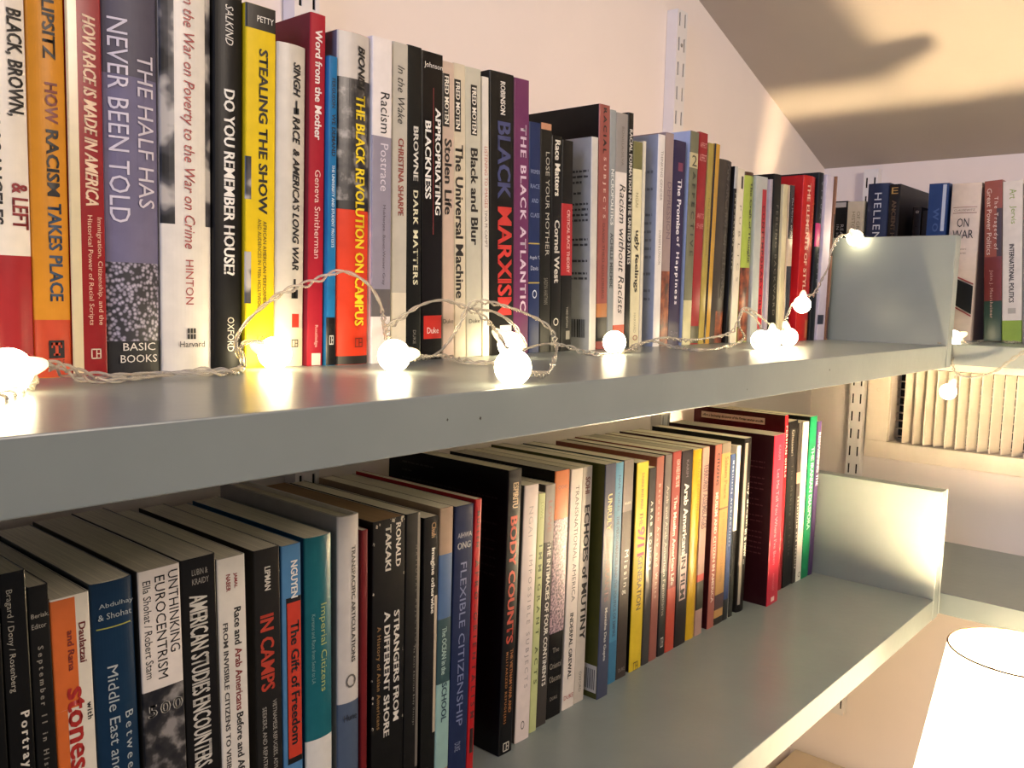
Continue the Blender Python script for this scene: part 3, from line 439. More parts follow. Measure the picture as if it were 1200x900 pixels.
LOWER_BOOKS = [
(-0.0484, -0.0423, 0.235, -0.0149, 0.155, 'black book cut off at the left end of the lower shelf', '#141310', [], [], [], {}),
(-0.0411, -0.0285, 0.2535, -0.0191, 0.155, 'black book with long white serif authors line at the left of the lower shelf', '#191612', [['Bragard / Dony / Rosenberg', 0.2447, 0.1897, 0.15, 0.45, '#a8a294', 'n'], ['Portraying', 0.1777, 0.134, 0.4, 0.85, '#ddd6c8', 'b']], [], [], {}),
(-0.0277, -0.0173, 0.2435, -0.0214, 0.155, 'dark book with grey small capitals title, beside the orange and white book', '#1b1916', [['Beriak,', 0.2288, 0.226, 0.1, 0.95, '#a8a294', 'h'], ['Editor', 0.2232, 0.2205, 0.1, 0.8, '#a8a294', 'h'], ['September 11 in History', 0.2107, 0.1293, 0.25, 0.6, '#8f897c', 'b']], [], [], {'side': '#161310'}),
(-0.0169, 0.0035, 0.234, -0.0224, 0.155, 'white book with orange panel and large red title', '#e3dac8', [['Daulatzai', 0.2179, 0.195, 0.68, 0.86, '#6e1f1c', 'b'], ['and Rana', 0.215, 0.1921, 0.38, 0.54, '#7e2a1c', 'b'], ['with', 0.1714, 0.1612, 0.8, 0.94, '#201a16', 'b'], ['stones', 0.1825, 0.1345, 0.3, 0.75, '#b0241c', 'b']], [[0.233, 0.1709, 0, 0.62, '#d86a28'], [0.1709, 0.1075, 0, 0.3, '#d86a28']], [], {'side': '#8a5a3a'}),
(0.0047, 0.0286, 0.2368, -0.0233, 0.155, 'dark navy book with pale serif title and thin yellow line', '#12304a', [['Abdulhay', 0.2251, 0.2217, 0.15, 0.95, '#a9b2b4', 'h'], ['& Shohat', 0.2192, 0.2157, 0.12, 0.9, '#a9b2b4', 'h'], ['Between the', 0.1584, 0.0964, 0.65, 0.85, '#b4bcbc', 'n'], ['Middle East and', 0.188, 0.1245, 0.28, 0.52, '#b4bcbc', 'n']], [[0.2108, 0.2101, 0.1, 0.9, '#a9a84a']], [], {'rnd': 1, 'side': '#0e2234'}),
(0.0307, 0.0561, 0.2383, -0.0224, 0.155, 'book with white upper half, black sans title, dark photo below', '#e6dcd2', [['UNTHINKING', 0.2351, 0.1852, 0.7, 0.94, '#1c1917', 'n'], ['EUROCENTRISM', 0.2336, 0.1711, 0.38, 0.62, '#1c1917', 'n'], ['Ella Shohat / Robert Stam', 0.2321, 0.1732, 0.1, 0.28, '#1c1917', 'n'], ['500', 0.1565, 0.1491, 0.1, 0.95, '#b8b2a8', 'hb']], [[0.1654, 0.0404, 0, 1, '@crowd']], [], {'side': '#4a443c'}),
(0.0563, 0.0789, 0.2393, -0.0209, 0.155, 'black book with tall condensed white capitals', '#1c1917', [['LUBIN &', 0.2323, 0.2286, 0.3, 0.75, '#9a958a', 'h'], ['KRAIDY', 0.2265, 0.2228, 0.3, 0.78, '#9a958a', 'h'], ['AMERICAN STUDIES ENCOUNTERS', 0.2164, 0.1058, 0.2, 0.72, '#cfc9bd', 'b']], [], [], {'side': '#15120f'}),
(0.0791, 0.0986, 0.2348, -0.0188, 0.155, 'white book with black and red bold title', '#dcd5c9', [['JAMAL', 0.2242, 0.2143, 0.55, 0.7, '#8a2420', 'b'], ['NABER', 0.2242, 0.2132, 0.3, 0.45, '#8a2420', 'b'], ['Race and', 0.2017, 0.1773, 0.55, 0.8, '#1c1a18', 'b'], ['Arab Americans', 0.1751, 0.1336, 0.55, 0.8, '#7c1f1f', 'b'], ['Before and After', 0.1319, 0.0853, 0.55, 0.8, '#1c1a18', 'b'], ['FROM INVISIBLE CITIZENS TO VISIBLE', 0.1934, 0.091, 0.15, 0.32, '#3a3632', 'b']], [], [], {'side': '#4a443c'}),
(0.1037, 0.1231, 0.2349, -0.0151, 0.155, 'dark grey book with orange red condensed title', '#2a2723', [['LIPMAN', 0.223, 0.2072, 0.4, 0.62, '#cfc9bd', 'b'], ['IN CAMPS', 0.1912, 0.1393, 0.2, 0.72, '#b8371f', 'b'], ['VIETNAMESE REFUGEES, ASYLUM', 0.1317, 0.0775, 0.6, 0.78, '#a8a296', 'n'], ['SEEKERS, AND REPATRIATES', 0.1288, 0.0775, 0.2, 0.38, '#a8a296', 'n']], [], [], {'side': '#2f2b25'}),
(0.1234, 0.1386, 0.2338, -0.011, 0.155, 'blue book with red arrow shaped panel and black title', '#4f7fa8', [['NGUYEN', 0.2228, 0.1972, 0.45, 0.8, '#e6e2da', 'b'], ['The Gift of Freedom', 0.1813, 0.0947, 0.42, 0.85, '#14110f', 'b']], [[0.1978, 0.0814, 0.2, 1, '#1a1614'], [0.1943, 0.0856, 0.25, 0.95, '#c2371f']], [], {'side': '#3a6a9a'}),
(0.1419, 0.1641, 0.235, -0.0078, 0.155, 'teal jacketed book with pale green serif title and white foot', '#176069', [['Imperial Citizens', 0.1873, 0.1244, 0.45, 0.75, '#9fae6a', 'n'], ['Koreans and Race from Seoul to LA', 0.1813, 0.1318, 0.2, 0.32, '#7aa09c', 'n']], [[0.0909, 0.0309, 0, 1, '#dcd8d0']], [], {'rnd': 1, 'side': '#1c4a66'}),
(0.1689, 0.1878, 0.2446, -0.0055, 0.155, 'white curled jacket book with thin dark capitals and blue grey foot', '#c9c2bb', [['TRANSPACIFIC ARTICULATIONS', 0.223, 0.1374, 0.55, 0.75, '#3c3835', 'b'], ['Hune', 0.0997, 0.0946, 0.2, 0.8, '#26262a', 'h']], [[0.1081, 0.019, 0, 1, '#46546a']], [['ring', 0.1291, 0.1189, 0.3, 0.75, '#6b655e']], {'rnd': 2, 'side': '#a39c96'}),
(0.1882, 0.1939, 0.2319, -0.0028, 0.155, 'thin dark red book squeezed beside the curled white jacket', '#6c1518', [], [], [], {}),
(0.1978, 0.2289, 0.2359, -0.0011, 0.1549, 'worn black book with scuffed edges and white fat serif title', '#171411', [['RONALD', 0.2318, 0.1983, 0.7, 0.86, '#d6cfc2', 'b'], ['TAKAKI', 0.2318, 0.1971, 0.38, 0.55, '#d6cfc2', 'b'], ['STRANGERS FROM', 0.1651, 0.0787, 0.66, 0.84, '#e0d9cc', 'b'], ['A DIFFERENT SHORE', 0.1664, 0.0693, 0.36, 0.54, '#e0d9cc', 'b'], ['A History of Asian Americans', 0.1566, 0.0774, 0.12, 0.26, '#8f6b3c', 'b']], [], [], {'side': '#1a140f', 'scuff': 1, 'pg': '#94744f'}),
(0.2294, 0.2441, 0.236, 0.0002, 0.1547, 'black glossy book with a grey worn right edge', '#1b1815', [['NATIONAL ABJECTION', 0.2109, 0.1303, 0.62, 0.8, '#5f5a50', 'n'], ['The Asian American Body Onstage', 0.1324, 0.0684, 0.55, 0.7, '#8f8a7e', 'n']], [[0.2373, 0.0334, 0.78, 0.98, '#6d655c']], [], {}),
(0.2468, 0.2624, 0.23, 0.0023, 0.1545, 'black book with cream lower case title, photo strip at its right edge', '#1c1a16', [['Chuh', 0.2255, 0.2134, 0.5, 0.8, '#b08a5c', 'b'], ['imagine otherwise', 0.2053, 0.1527, 0.45, 0.78, '#ddd7c8', 'b']], [[0.1664, 0.0545, 0.78, 1, '#b8a890']], [], {}),
(0.2626, 0.2771, 0.2347, 0.0074, 0.1544, 'book with tan photo top and pale teal foot', '#a58c74', [['The OCEAN in the', 0.138, 0.099, 0.3, 0.65, '#a8c0b4', 'b'], ['SCHOOL', 0.0919, 0.0595, 0.35, 0.75, '#1d3a4a', 'b']], [[0.1973, 0.1451, 0, 1, '#45648c'], [0.1451, 0.0919, 0, 1, '#2e4a4c'], [0.0919, 0.0194, 0, 1, '#8fb0a8']], [], {}),
(0.2773, 0.2986, 0.2331, 0.0152, 0.1543, 'navy book with pale spaced capitals, left of the bright red one', '#1c2748', [['AIHWA', 0.2109, 0.2067, 0.15, 0.9, '#b4b4b8', 'h'], ['ONG', 0.2032, 0.1975, 0.15, 0.85, '#d8d6d0', 'hb'], ['FLEXIBLE CITIZENSHIP', 0.1862, 0.0487, 0.35, 0.68, '#6f789c', 'n'], ['DUKE', 0.0353, 0.0278, 0.3, 0.6, '#8088a0', 'n']], [], [], {}),
(0.2988, 0.3067, 0.2355, 0.0194, 0.1541, 'thin bright red book with dark lettering', '#b01c1f', [['MULLEN', 0.2258, 0.1959, 0.3, 0.7, '#3c0c10', 'b'], ['AFRO-ORIENTALISM', 0.1851, 0.0504, 0.25, 0.8, '#4c1014', 'b']], [[0.0414, 0.0202, 0.3, 0.8, '#2a1010']], [], {}),
(0.3412, 0.3585, 0.253, 0.0201, 0.1564, 'tallest black book with red title, its broad back cover showing', '#131214', [['ESPIRITU', 0.2417, 0.2194, 0.35, 0.75, '#cbb08c', 'b'], ['BODY COUNTS', 0.2126, 0.0996, 0.25, 0.75, '#c2452f', 'b'], ['THE VIETNAM WAR AND', 0.0941, 0.0366, 0.6, 0.82, '#b0703c', 'b'], ['MILITARIZED REFUGE(ES)', 0.0926, 0.0279, 0.25, 0.45, '#b0703c', 'b']], [], [['cal', 0.0102, 0.0022, 0.3, 0.75, '#d8d0c0']], {'side': '#0d0e12'}),
(0.3673, 0.3868, 0.2351, 0.0211, 0.1602, 'pinkish white book with pale grey capitals', '#d9cbc4', [['NGAI', 0.2156, 0.1885, 0.35, 0.65, '#a39a96', 'n'], ['IMPOSSIBLE SUBJECTS', 0.1713, 0.0491, 0.4, 0.72, '#8e8480', 'n']], [], [['ring', 0.0188, 0.0106, 0.35, 0.6, '#4a4440']], {'side': '#5c5650'}),
(0.3911, 0.4012, 0.2238, 0.0216, 0.1636, 'thin pale green book with dark spaced capitals', '#b8bf86', [['LOWE', 0.2157, 0.2, 0.3, 0.7, '#8d9a5c', 'n'], ['IMMIGRANT ACTS', 0.1761, 0.0457, 0.3, 0.75, '#5c6438', 'b']], [], [], {}),
(0.4035, 0.4179, 0.2296, 0.0202, 0.1655, 'dark grey book with white bold capitals', '#3c3734', [['LOWE', 0.2146, 0.1849, 0.3, 0.7, '#8a5c58', 'b'], ['THE INTIMACIES OF FOUR CONTINENTS', 0.176, 0.0384, 0.35, 0.75, '#e3ddd0', 'b']], [[0.2369, 0.176, 0, 1, '#7d736c']], [], {}),
(0.421, 0.4429, 0.2396, 0.017, 0.168, 'book with orange cap, grainy purple photo middle and black foot', '#1c1817', [['CYCHO', 0.2253, 0.2221, 0.2, 0.8, '#7c4a30', 'h'], ['The', 0.0692, 0.0641, 0.25, 0.7, '#8c8478', 'h'], ['Oriental', 0.0546, 0.0486, 0.1, 0.9, '#8c8478', 'h'], ['Obscene', 0.0417, 0.0356, 0.1, 0.9, '#8c8478', 'h'], ['DUKE', 0.0208, 0.0173, 0.2, 0.7, '#8c8478', 'h']], [[0.2456, 0.1934, 0, 1, '#d67a40'], [0.1934, 0.0837, 0, 1, '@grain']], [], {'pg': '#b0a89c'}),
(0.4464, 0.465, 0.2377, 0.0147, 0.1686, 'white book with thin grey spaced capitals and small red foot letters', '#dbd0c4', [['TRANSNATIONAL AMERICA', 0.2217, 0.1072, 0.4, 0.7, '#5c554f', 'n'], ['INDERPAL GREWAL', 0.0959, 0.0301, 0.35, 0.65, '#26221f', 'b'], ['DUKE', 0.0141, 0.0097, 0.1, 0.9, '#a03028', 'h']], [], [], {}),
(0.4659, 0.482, 0.2375, 0.0116, 0.1691, 'cream grey book with large black serif capitals', '#c2b8aa', [['SOHI', 0.2274, 0.2105, 0.3, 0.75, '#6c2f24', 'b'], ['ECHOES of MUTINY', 0.1994, 0.0634, 0.3, 0.85, '#231f1c', 'b'], ['OXFORD', 0.0312, 0.0104, 0.4, 0.65, '#55504a', 'n']], [], [], {}),
(0.4895, 0.5077, 0.2388, 0.0063, 0.158, 'slate book with olive back cover, pale yellow and dark title', '#3f4458', [['UNRULY', 0.2086, 0.1714, 0.3, 0.7, '#b0a878', 'b'], ['IMMIGRANTS', 0.1653, 0.099, 0.3, 0.7, '#5a3848', 'b'], ['Monisha Das Gupta', 0.0928, 0.0377, 0.35, 0.65, '#c2c0b8', 'b']], [], [], {'side': '#4e4e22'}),
(0.5254, 0.5396, 0.234, 0.0036, 0.1701, 'slim sky blue book with darker blue lettering', '#4c87a8', [['NAPE VOICES', 0.2208, 0.1832, 0.35, 0.65, '#2a5c7c', 'b'], ['THE PERFORMANCES AND THE POLITICS OF EMPIRE', 0.1787, 0.0498, 0.3, 0.65, '#264f6c', 'b']], [[0.045, -0.0101, 0, 1, '#2e6c90']], [], {}),
(0.5399, 0.5587, 0.235, 0.0033, 0.1701, 'dark brown book with rounded white title and grey cap', '#3a2f2c', [['MAIRA', 0.1904, 0.1876, 0.2, 0.8, '#b0a498', 'h'], ['Missing', 0.1389, 0.0913, 0.25, 0.75, '#d6d0c6', 'n'], ['DUKE', 0.0112, 0.0073, 0.2, 0.8, '#8f867c', 'h']], [[0.2436, 0.1803, 0, 1, '#544a46']], [], {}),
(0.5655, 0.588, 0.2287, 0.0026, 0.1702, 'bright yellow book with red numerals in its title', '#d3b52c', [['SUNAINA MARR MAIRA', 0.2174, 0.1774, 0.4, 0.62, '#8a7420', 'b'], ['THE', 0.1746, 0.1596, 0.35, 0.65, '#8c6a1c', 'b'], ['9/11', 0.1587, 0.1265, 0.25, 0.85, '#b8321c', 'b'], ['GENERATION', 0.1265, 0.0669, 0.35, 0.75, '#6c5a1c', 'b']], [], [['cal', 0.0091, -0.0008, 0.3, 0.7, '#6c5a1c']], {'side': '#1c1810'}),
(0.5901, 0.6039, 0.22, 0.0015, 0.1702, 'dark grey slim book with spaced white capitals', '#3f3c3a', [['ARAB ROUTES', 0.1835, 0.1066, 0.35, 0.65, '#b8b2a8', 'b']], [], [], {}),
(0.6046, 0.62, 0.2304, -0.0001, 0.1703, 'brownish pink book with pale serif title, beside the grey slim one', '#8d5348', [['Between Arab and White', 0.2, 0.0713, 0.35, 0.65, '#c9a090', 'n']], [], [], {'pg': '#c0b4a2'}),
(0.6223, 0.6368, 0.2308, -0.0013, 0.1703, 'slim grey book turning black towards the foot', '#5b5452', [['Arab and Arab American Feminisms', 0.1955, 0.0466, 0.3, 0.65, '#a89e96', 'n']], [[0.097, -0.0048, 0, 1, '#171413']], [['cal', 0.021, 0.0097, 0.3, 0.7, '#c9c2b8']], {'side': '#15110f'}),
(0.6383, 0.6569, 0.2319, -0.0017, 0.1703, 'coral red book with white capitals and plain lower part', '#8d3c36', [['HOW DOES IT FEEL TO BE', 0.2222, 0.1908, 0.4, 0.8, '#e0c4b8', 'b'], ['The Muslim American Life', 0.181, 0.0775, 0.3, 0.65, '#e0d0c4', 'b']], [[0.0745, -0.0053, 0, 1, '#b5402c']], [], {}),
(0.6583, 0.6834, 0.2302, -0.0021, 0.1704, 'dark plum book with bold white title', '#261a20', [['KARIM', 0.2192, 0.1993, 0.4, 0.6, '#6c626c', 'n'], ['Arab Americans', 0.1923, 0.1081, 0.3, 0.7, '#ddd7d2', 'b'], ['IN FILM', 0.106, 0.0562, 0.3, 0.7, '#26201e', 'b']], [[0.1081, 0.0541, 0.25, 0.8, '#c9a8a0']], [], {'pg': '#b8ac98', 'side': '#191015'}),
(0.6864, 0.706, 0.2282, -0.0022, 0.1705, 'golden yellow glossy book, left of the pink patterned slim one', '#c29a20', [['NATIVE INFORMANT', 0.2159, 0.1546, 0.45, 0.7, '#7c621c', 'n']], [], [], {'side': '#35281c', 'rnd': 1}),
(0.7062, 0.7223, 0.2287, -0.0016, 0.1705, 'pink patterned slim book with dark stripes', '#a8887c', [['TERRORIST ASSEMBLAGES', 0.2085, 0.1304, 0.2, 0.9, '#5a4248', 'b']], [[0.0751, 0.0665, 0, 1, '#b03024'], [0.0665, 0.0318, 0, 1, '#2c3024']], [], {}),
(0.7363, 0.7524, 0.2283, -0.0002, 0.1706, 'dusty pink book with dark red back cover and white capitals', '#9c5c50', [['CITIZENS', 0.2181, 0.1781, 0.3, 0.7, '#2c1614', 'b'], ['MUSLIM AND CITIZEN IN AMERICA', 0.1696, 0.0324, 0.3, 0.7, '#dccabc', 'b']], [], [], {'side': '#3c0f14'}),
(0.7526, 0.7753, 0.2284, 0.0025, 0.1706, 'tan book with grey cap and dark foot', '#b58c54', [['Salaam Peace', 0.2115, 0.1589, 0.35, 0.7, '#7c5c34', 'b'], ['AN ANTHOLOGY OF MIDDLE EASTERN', 0.1426, 0.0542, 0.35, 0.6, '#86683c', 'n']], [[0.2337, 0.2157, 0, 1, '#6c6458'], [0.148, 0.1459, 0, 1, '#5c4428'], [0.0385, 0.0193, 0, 1, '#4c3438'], [0.0091, -0.0081, 0, 1, '#201c18']], [], {}),
(0.7757, 0.7882, 0.2118, 0.0063, 0.1707, 'slim slate blue book with white and green lettering', '#33456c', [['Mobilizing Arab-American', 0.2038, 0.095, 0.3, 0.7, '#b4bcc8', 'b']], [[0.027, -0.0075, 0, 1, '#1a1c20']], [], {}),
(0.7909, 0.8013, 0.2205, 0.0081, 0.1707, 'thin white book with black lower part', '#dedad0', [], [[0.1121, -0.0118, 0, 1, '#1c1814']], [], {}),
(0.8145, 0.8349, 0.2275, 0.0016, 0.1708, 'black book with a worn silvery spine edge and white lower case title', '#1a1613', [['my dream', 0.1691, 0.1123, 0.45, 0.9, '#ddd8cc', 'b'], ['in a new ...', 0.1089, 0.0626, 0.45, 0.9, '#ddd8cc', 'b']], [[0.2215, 0.0097, 0.1, 0.35, '#8a8078']], [], {'side': '#17140f', 'rnd': 1}),
(0.8638, 0.8965, 0.2284, -0.015, 0.153, 'thick crimson book with dark red back cover, standing proud of the row', '#b02238', [['KARIM', 0.2145, 0.1952, 0.4, 0.6, '#d88c94', 'n'], ["Let Me Tell You Where I've Been", 0.1825, 0.0544, 0.35, 0.6, '#e0a0a4', 'n'], ['ANTHOLOGY', 0.0424, 0.0182, 0.4, 0.55, '#d88c94', 'n']], [[0.0097, 0.0036, 0.35, 0.65, '#e0c0b8']], [], {'side': '#341015', 'pg': '#b4aa98'}),
(0.9362, 0.9466, 0.2472, -0.0288, 0.17, 'tall thin maroon book with a cream caption strip along its cover top', '#8a1c24', [['PERSIAN GIRLS', 0.2325, 0.1605, 0.3, 0.8, '#c9a8a0', 'b']], [], [], {'side': '#3a1214'}),
(0.9486, 0.9786, 0.2368, -0.0324, 0.1696, 'black book with grey serif letters near the end of the lower shelf', '#141210', [['Gheissari', 0.2245, 0.1882, 0.35, 0.65, '#8f8a80', 'n'], ['The Making of Exile', 0.1759, 0.0446, 0.35, 0.65, '#5c5850', 'n']], [], [], {}),
(0.9788, 0.9908, 0.2333, -0.0257, 0.1685, 'dark slim book with a small cream photo and white title', '#35302c', [['Secularism and Identity', 0.1271, 0.0207, 0.3, 0.8, '#ddd7cc', 'b']], [[0.1621, 0.1459, 0, 1, '#b08c78']], [], {}),
(0.991, 1.0084, 0.2326, -0.0096, 0.1682, 'white book beside the emerald green one', '#d9d4c8', [['Iran', 0.1899, 0.1523, 0.4, 0.6, '#8c8880', 'n']], [], [['ring', 0.0129, 0.005, 0.3, 0.8, '#4c4840']], {}),
(1.0086, 1.0325, 0.238, 0.0055, 0.1677, 'emerald green book with black back cover', '#10784c', [['THE IRANIAN DIASPORA', 0.1935, 0.0713, 0.35, 0.8, '#b8d8c4', 'b']], [], [], {'side': '#10100f'}),
(1.0327, 1.0466, 0.2291, 0.0139, 0.1669, 'thin purple book touching the lower divider', '#3f2c54', [['REIMAGINING THE', 0.2128, 0.1332, 0.3, 0.9, '#ddd8dc', 'b']], [], [], {})]
BK = {}
for i, row in enumerate(UPPER_BOOKS):
    BK[i] = make_book(row, 0., 'books standing on the upper long shelf', i=i, dmax=.3105-row[4])
    if 'barcode' in row[5]:
        r = BK[i]; off = -(row[1]-row[0]) if row[3] >= 0 else 0
        zs = [.172-.0052*k for k in range(10)] + [.112-.0052*k for k in range(6)] + [.074, .069]
        print_lines(r, off-.00015, .004, .055, zs, .0022, '#4a4a4c', 3)
        g = MB(); y = .006; rr = random.Random(9)
        while y < .034:
            w_ = rr.choice([.0004, .0008, .0012]); g.poly([(off-.0002, y, .012), (off-.0002, y+w_, .012), (off-.0002, y+w_, .030), (off-.0002, y, .030)]); y += w_+rr.choice([.0005, .0009])
        g.build('barcode', mat('#2a2a2c', .5), r)
    if 'pale blue white' in row[5]:
        r = BK[i]; off = -(row[1]-row[0]) if row[3] >= 0 else 0
        print_lines(r, off-.00015, .006, .05, [.185-.009*k for k in range(16)], .003, '#6f7686', 5)
LB = []
for i, row in enumerate(LOWER_BOOKS):
    dm = .3105-row[4]-random.choice([0, 0, .001, .003, .006])
    if 'maroon' in row[5] or 'tallest' in row[5] or 'thick crimson' in row[5]: dm = .3105-row[4]
    b = make_book(row, ZL, 'books standing on the lower long shelf', i=i, dmax=dm); LB.append(b)
    off = -(row[1]-row[0]) if row[3] >= 0 else 0
    if 'tallest' in row[5]: print_lines(b, off-.00015, .012, .135, [row[2]-.012-.0075*k for k in range(12)], .0017, '#2c2a2c', 2)
    if 'slate book' in row[5]:
        MB().box((off-.0003, .002, .006), (off-.0001, .03, .034)).build('barcode_label', mat('#cfc9bd', .5), b)
        g = MB()
        for k in range(12): g.poly([(off-.0004, .004+k*.0019, .009), (off-.0004, .0048+k*.0019, .009), (off-.0004, .0048+k*.0019, .030), (off-.0004, .004+k*.0019, .030)])
        g.build('barcode', mat('#2a2a2c', .5), b)
    if 'thick crimson' in row[5]: print_lines(b, off-.00015, .012, .05, [row[2]-.03-.0072*k for k in range(20)], .0018, '#5a2a2a', 7)
    if 'maroon' in row[5]:
        MB().box((off-.0003, .03, row[2]-.016), (off-.0001, .128, row[2]-.007)).build('caption_strip', mat('#b8a894', .5), b)
        f = lambda u, v, r=row, off=off: Vector((off-.0005, .126-.094*u, r[2]-.0145+.005*v))
        lettering(b, 'offers a fascinating discussion of the Persian woman as a life', 'bi', f, '#1c1412')

# books on the knee-wall shelf: spines face the room (-x); rows: y left edge, y right edge, height, tilt, label, colour, texts (offsets in metres)
W2 = [
 (.2430, .2215, .2180, 0, 'small black book with white border lines at the corner end of the knee wall shelf', '#14151a', [('READINGS', .18, .13, .55, .8, '#8f8f94', 'n'), ('IN HISTORY', .18, .13, .25, .45, '#8f8f94', 'n')], [(.2160, .2080, .1, .9, '#9a9898')], {}),
 (.2210, .1950, .2165, 0, 'cream book with faint brown lettering left of the navy book', '#b5ad9c', [('HISTORY', .20, .16, .3, .5, '#6c6456', 'n'), ('OF GREECE', .20, .15, .6, .8, '#6c6456', 'n')], [], {}),
 (.1910, .1570, .2430, 0, 'navy book with large white sans capitals on the knee wall shelf', '#1a2442', [('HELLENISTIC', .228, .10, .35, .68, '#b9bcc6', 'n')], [], {'rnd': 1}),
 (.1565, .1400, .2400, 0, 'dark brown book with a gold letter at its head', '#1c1612', [('E', .2350, .2250, .2, .8, '#9c7a3a', 'h'), ('ANCIENT HISTORY', .2150, .12, .3, .7, '#4c3820', 'b')], [], {'side': '#211b1c'}),
 (.1260, .1130, .2050, 0, 'recessed brown black leather book half hidden in the gap', '#241a18', [('*', .2, .195, .3, .7, '#9a9088', 'h')], [], {}),
 (.1120, .1010, .1990, 0, 'recessed slimmer dark leather book beside the blue one', '#2a1f1d', [], [], {}),
 (.0980, .0700, .2370, 0, 'blue book with a white brush stroke down its spine', '#1b3566', [('WORLD', .20, .12, .3, .6, '#2c4a80', 'b')], [(.2350, .165, .72, .9, '#a9b4c6'), (.128, .126, .2, .5, '#9aa6bc')], {}),
 (.0660, .0250, .2350, 0, 'cream book with large black title and a black diamond low on its spine', '#cdbfb2', [('CLAUSEWITZ', .1965, .1935, .15, .85, '#6a5c54', 'h'), ('ON', .183, .170, .28, .68, '#221c1a', 'h'), ('WAR', .1655, .153, .15, .85, '#221c1a', 'h'), ('Howard', .139, .136, .4, .65, '#6a5c54', 'h'), ('Paret', .133, .130, .4, .65, '#6a5c54', 'h')], [(.1915, .1905, .1, .9, '#6a3c34'), (.2, .199, .1, .9, '#8a6c60')], {'diamond': 1, 'rnd': 1, 'side': '#17151a'}),
 (.0060, -.0175, .2360, .066, 'dusty red book with a ship print and dark green foot', '#8d4f44', [('The Tragedy of', .212, .135, .5, .78, '#d6c2b4', 'n'), ('Great Power Politics', .225, .128, .15, .42, '#d6c2b4', 'n'), ('John J. Mearsheimer', .105, .035, .3, .52, '#c9a898', 'n')], [(.195, .125, .7, 1, '#3c2826'), (.125, .06, 0, 1, '#6c2a26'), (.06, .0, 0, 1, '#203c30')], {}),
 (-.0182, -.0437, .2340, .066, 'white book with green author names and a lime foot', '#d8d2ca', [('Art', .222, .208, .35, .7, '#7f9a3c', 'n'), ('Jervis', .198, .172, .35, .7, '#7f9a3c', 'n'), ('INTERNATIONAL POLITICS', .143, .058, .35, .6, '#26221f', 'b')], [(.050, .042, .3, .7, '#a9a49c'), (.032, .0, 0, 1, '#7d9c2c')], {}),
 (-.0445, -.0700, .2300, .066, 'plain grey book cut off by the right edge of the frame', '#8a8682', [], [], {}),
]
for k, (ya, yb, H, tilt, lab, col, tx, bn, o) in enumerate(W2):
    th = ya-yb
    root = thing('book', lab, 'book', (1.240 if 'recessed' not in lab else 1.262, ya, 0.), 'books standing on the upper knee wall shelf')
    # local frame: x along spine width (towards -y of the room), y into the shelf (+x of the room)
    M4 = Matrix(((0, 1, 0), (-1, 0, 0), (0, 0, 1)))
    root.rotation_euler = (M4 @ Matrix.Rotation(-tilt, 3, 'Y')).to_euler()
    build_book(root, 0, th, H, .145 if 'recessed' not in lab else .122, col, tx, bn, [], o, k)
    if o.get('diamond'):
        e = .0012; P = lambda u, z: (u*th, -e, z)
        MB().poly([P(-.0+.02, .100), P(.98, .082), P(.98, .040), P(.02, .062)]).build('diamond', mat('#14171c', .4), root)
        MB().poly([P(.02, .104), P(.98, .086), P(.98, .084), P(.02, .102)]).build('red_line', mat('#8c2430', .4), root)
        MB().poly([P(.02, .060), P(.98, .038), P(.98, .036), P(.02, .058)]).build('red_line', mat('#8c2430', .4), root)
flush_lettering()

# ------------------------------------------------------------------ fairy lights
def catmull(P, n=8):
    P = [Vector(p) for p in P]; out = []
    for i in range(len(P)-1):
        a, b, c, d = P[max(i-1, 0)], P[i], P[i+1], P[min(i+2, len(P)-1)]
        for k in range(n):
            t = k/n; out.append(.5*((2*b)+(c-a)*t+(2*a-5*b+4*c-d)*t*t+(3*b-a-3*c+d)*t**3))
    out.append(P[-1]); return out
wm = bpy.data.materials.new('clear_wire'); wm.use_nodes = True; p = wm.node_tree.nodes['Principled BSDF']
p.inputs['Base Color'].default_value = (.86, .80, .68, 1); p.inputs['Roughness'].default_value = .18; p.inputs['Transmission Weight'].default_value = .7; p.inputs['IOR'].default_value = 1.4
_n = wm.node_tree.nodes.new('ShaderNodeTexNoise'); _n.inputs['Scale'].default_value = 300
_b = wm.node_tree.nodes.new('ShaderNodeBump'); _b.inputs['Strength'].default_value = .1; wm.node_tree.links.new(_n.outputs['Fac'], _b.inputs['Height']); wm.node_tree.links.new(_b.outputs['Normal'], p.inputs['Normal'])
gm = emat('globe', (1.0, .82, .50), 15.0)
skm = emat('socket', (1.0, .80, .45), .7, (.9, .85, .7))
RB = .0108
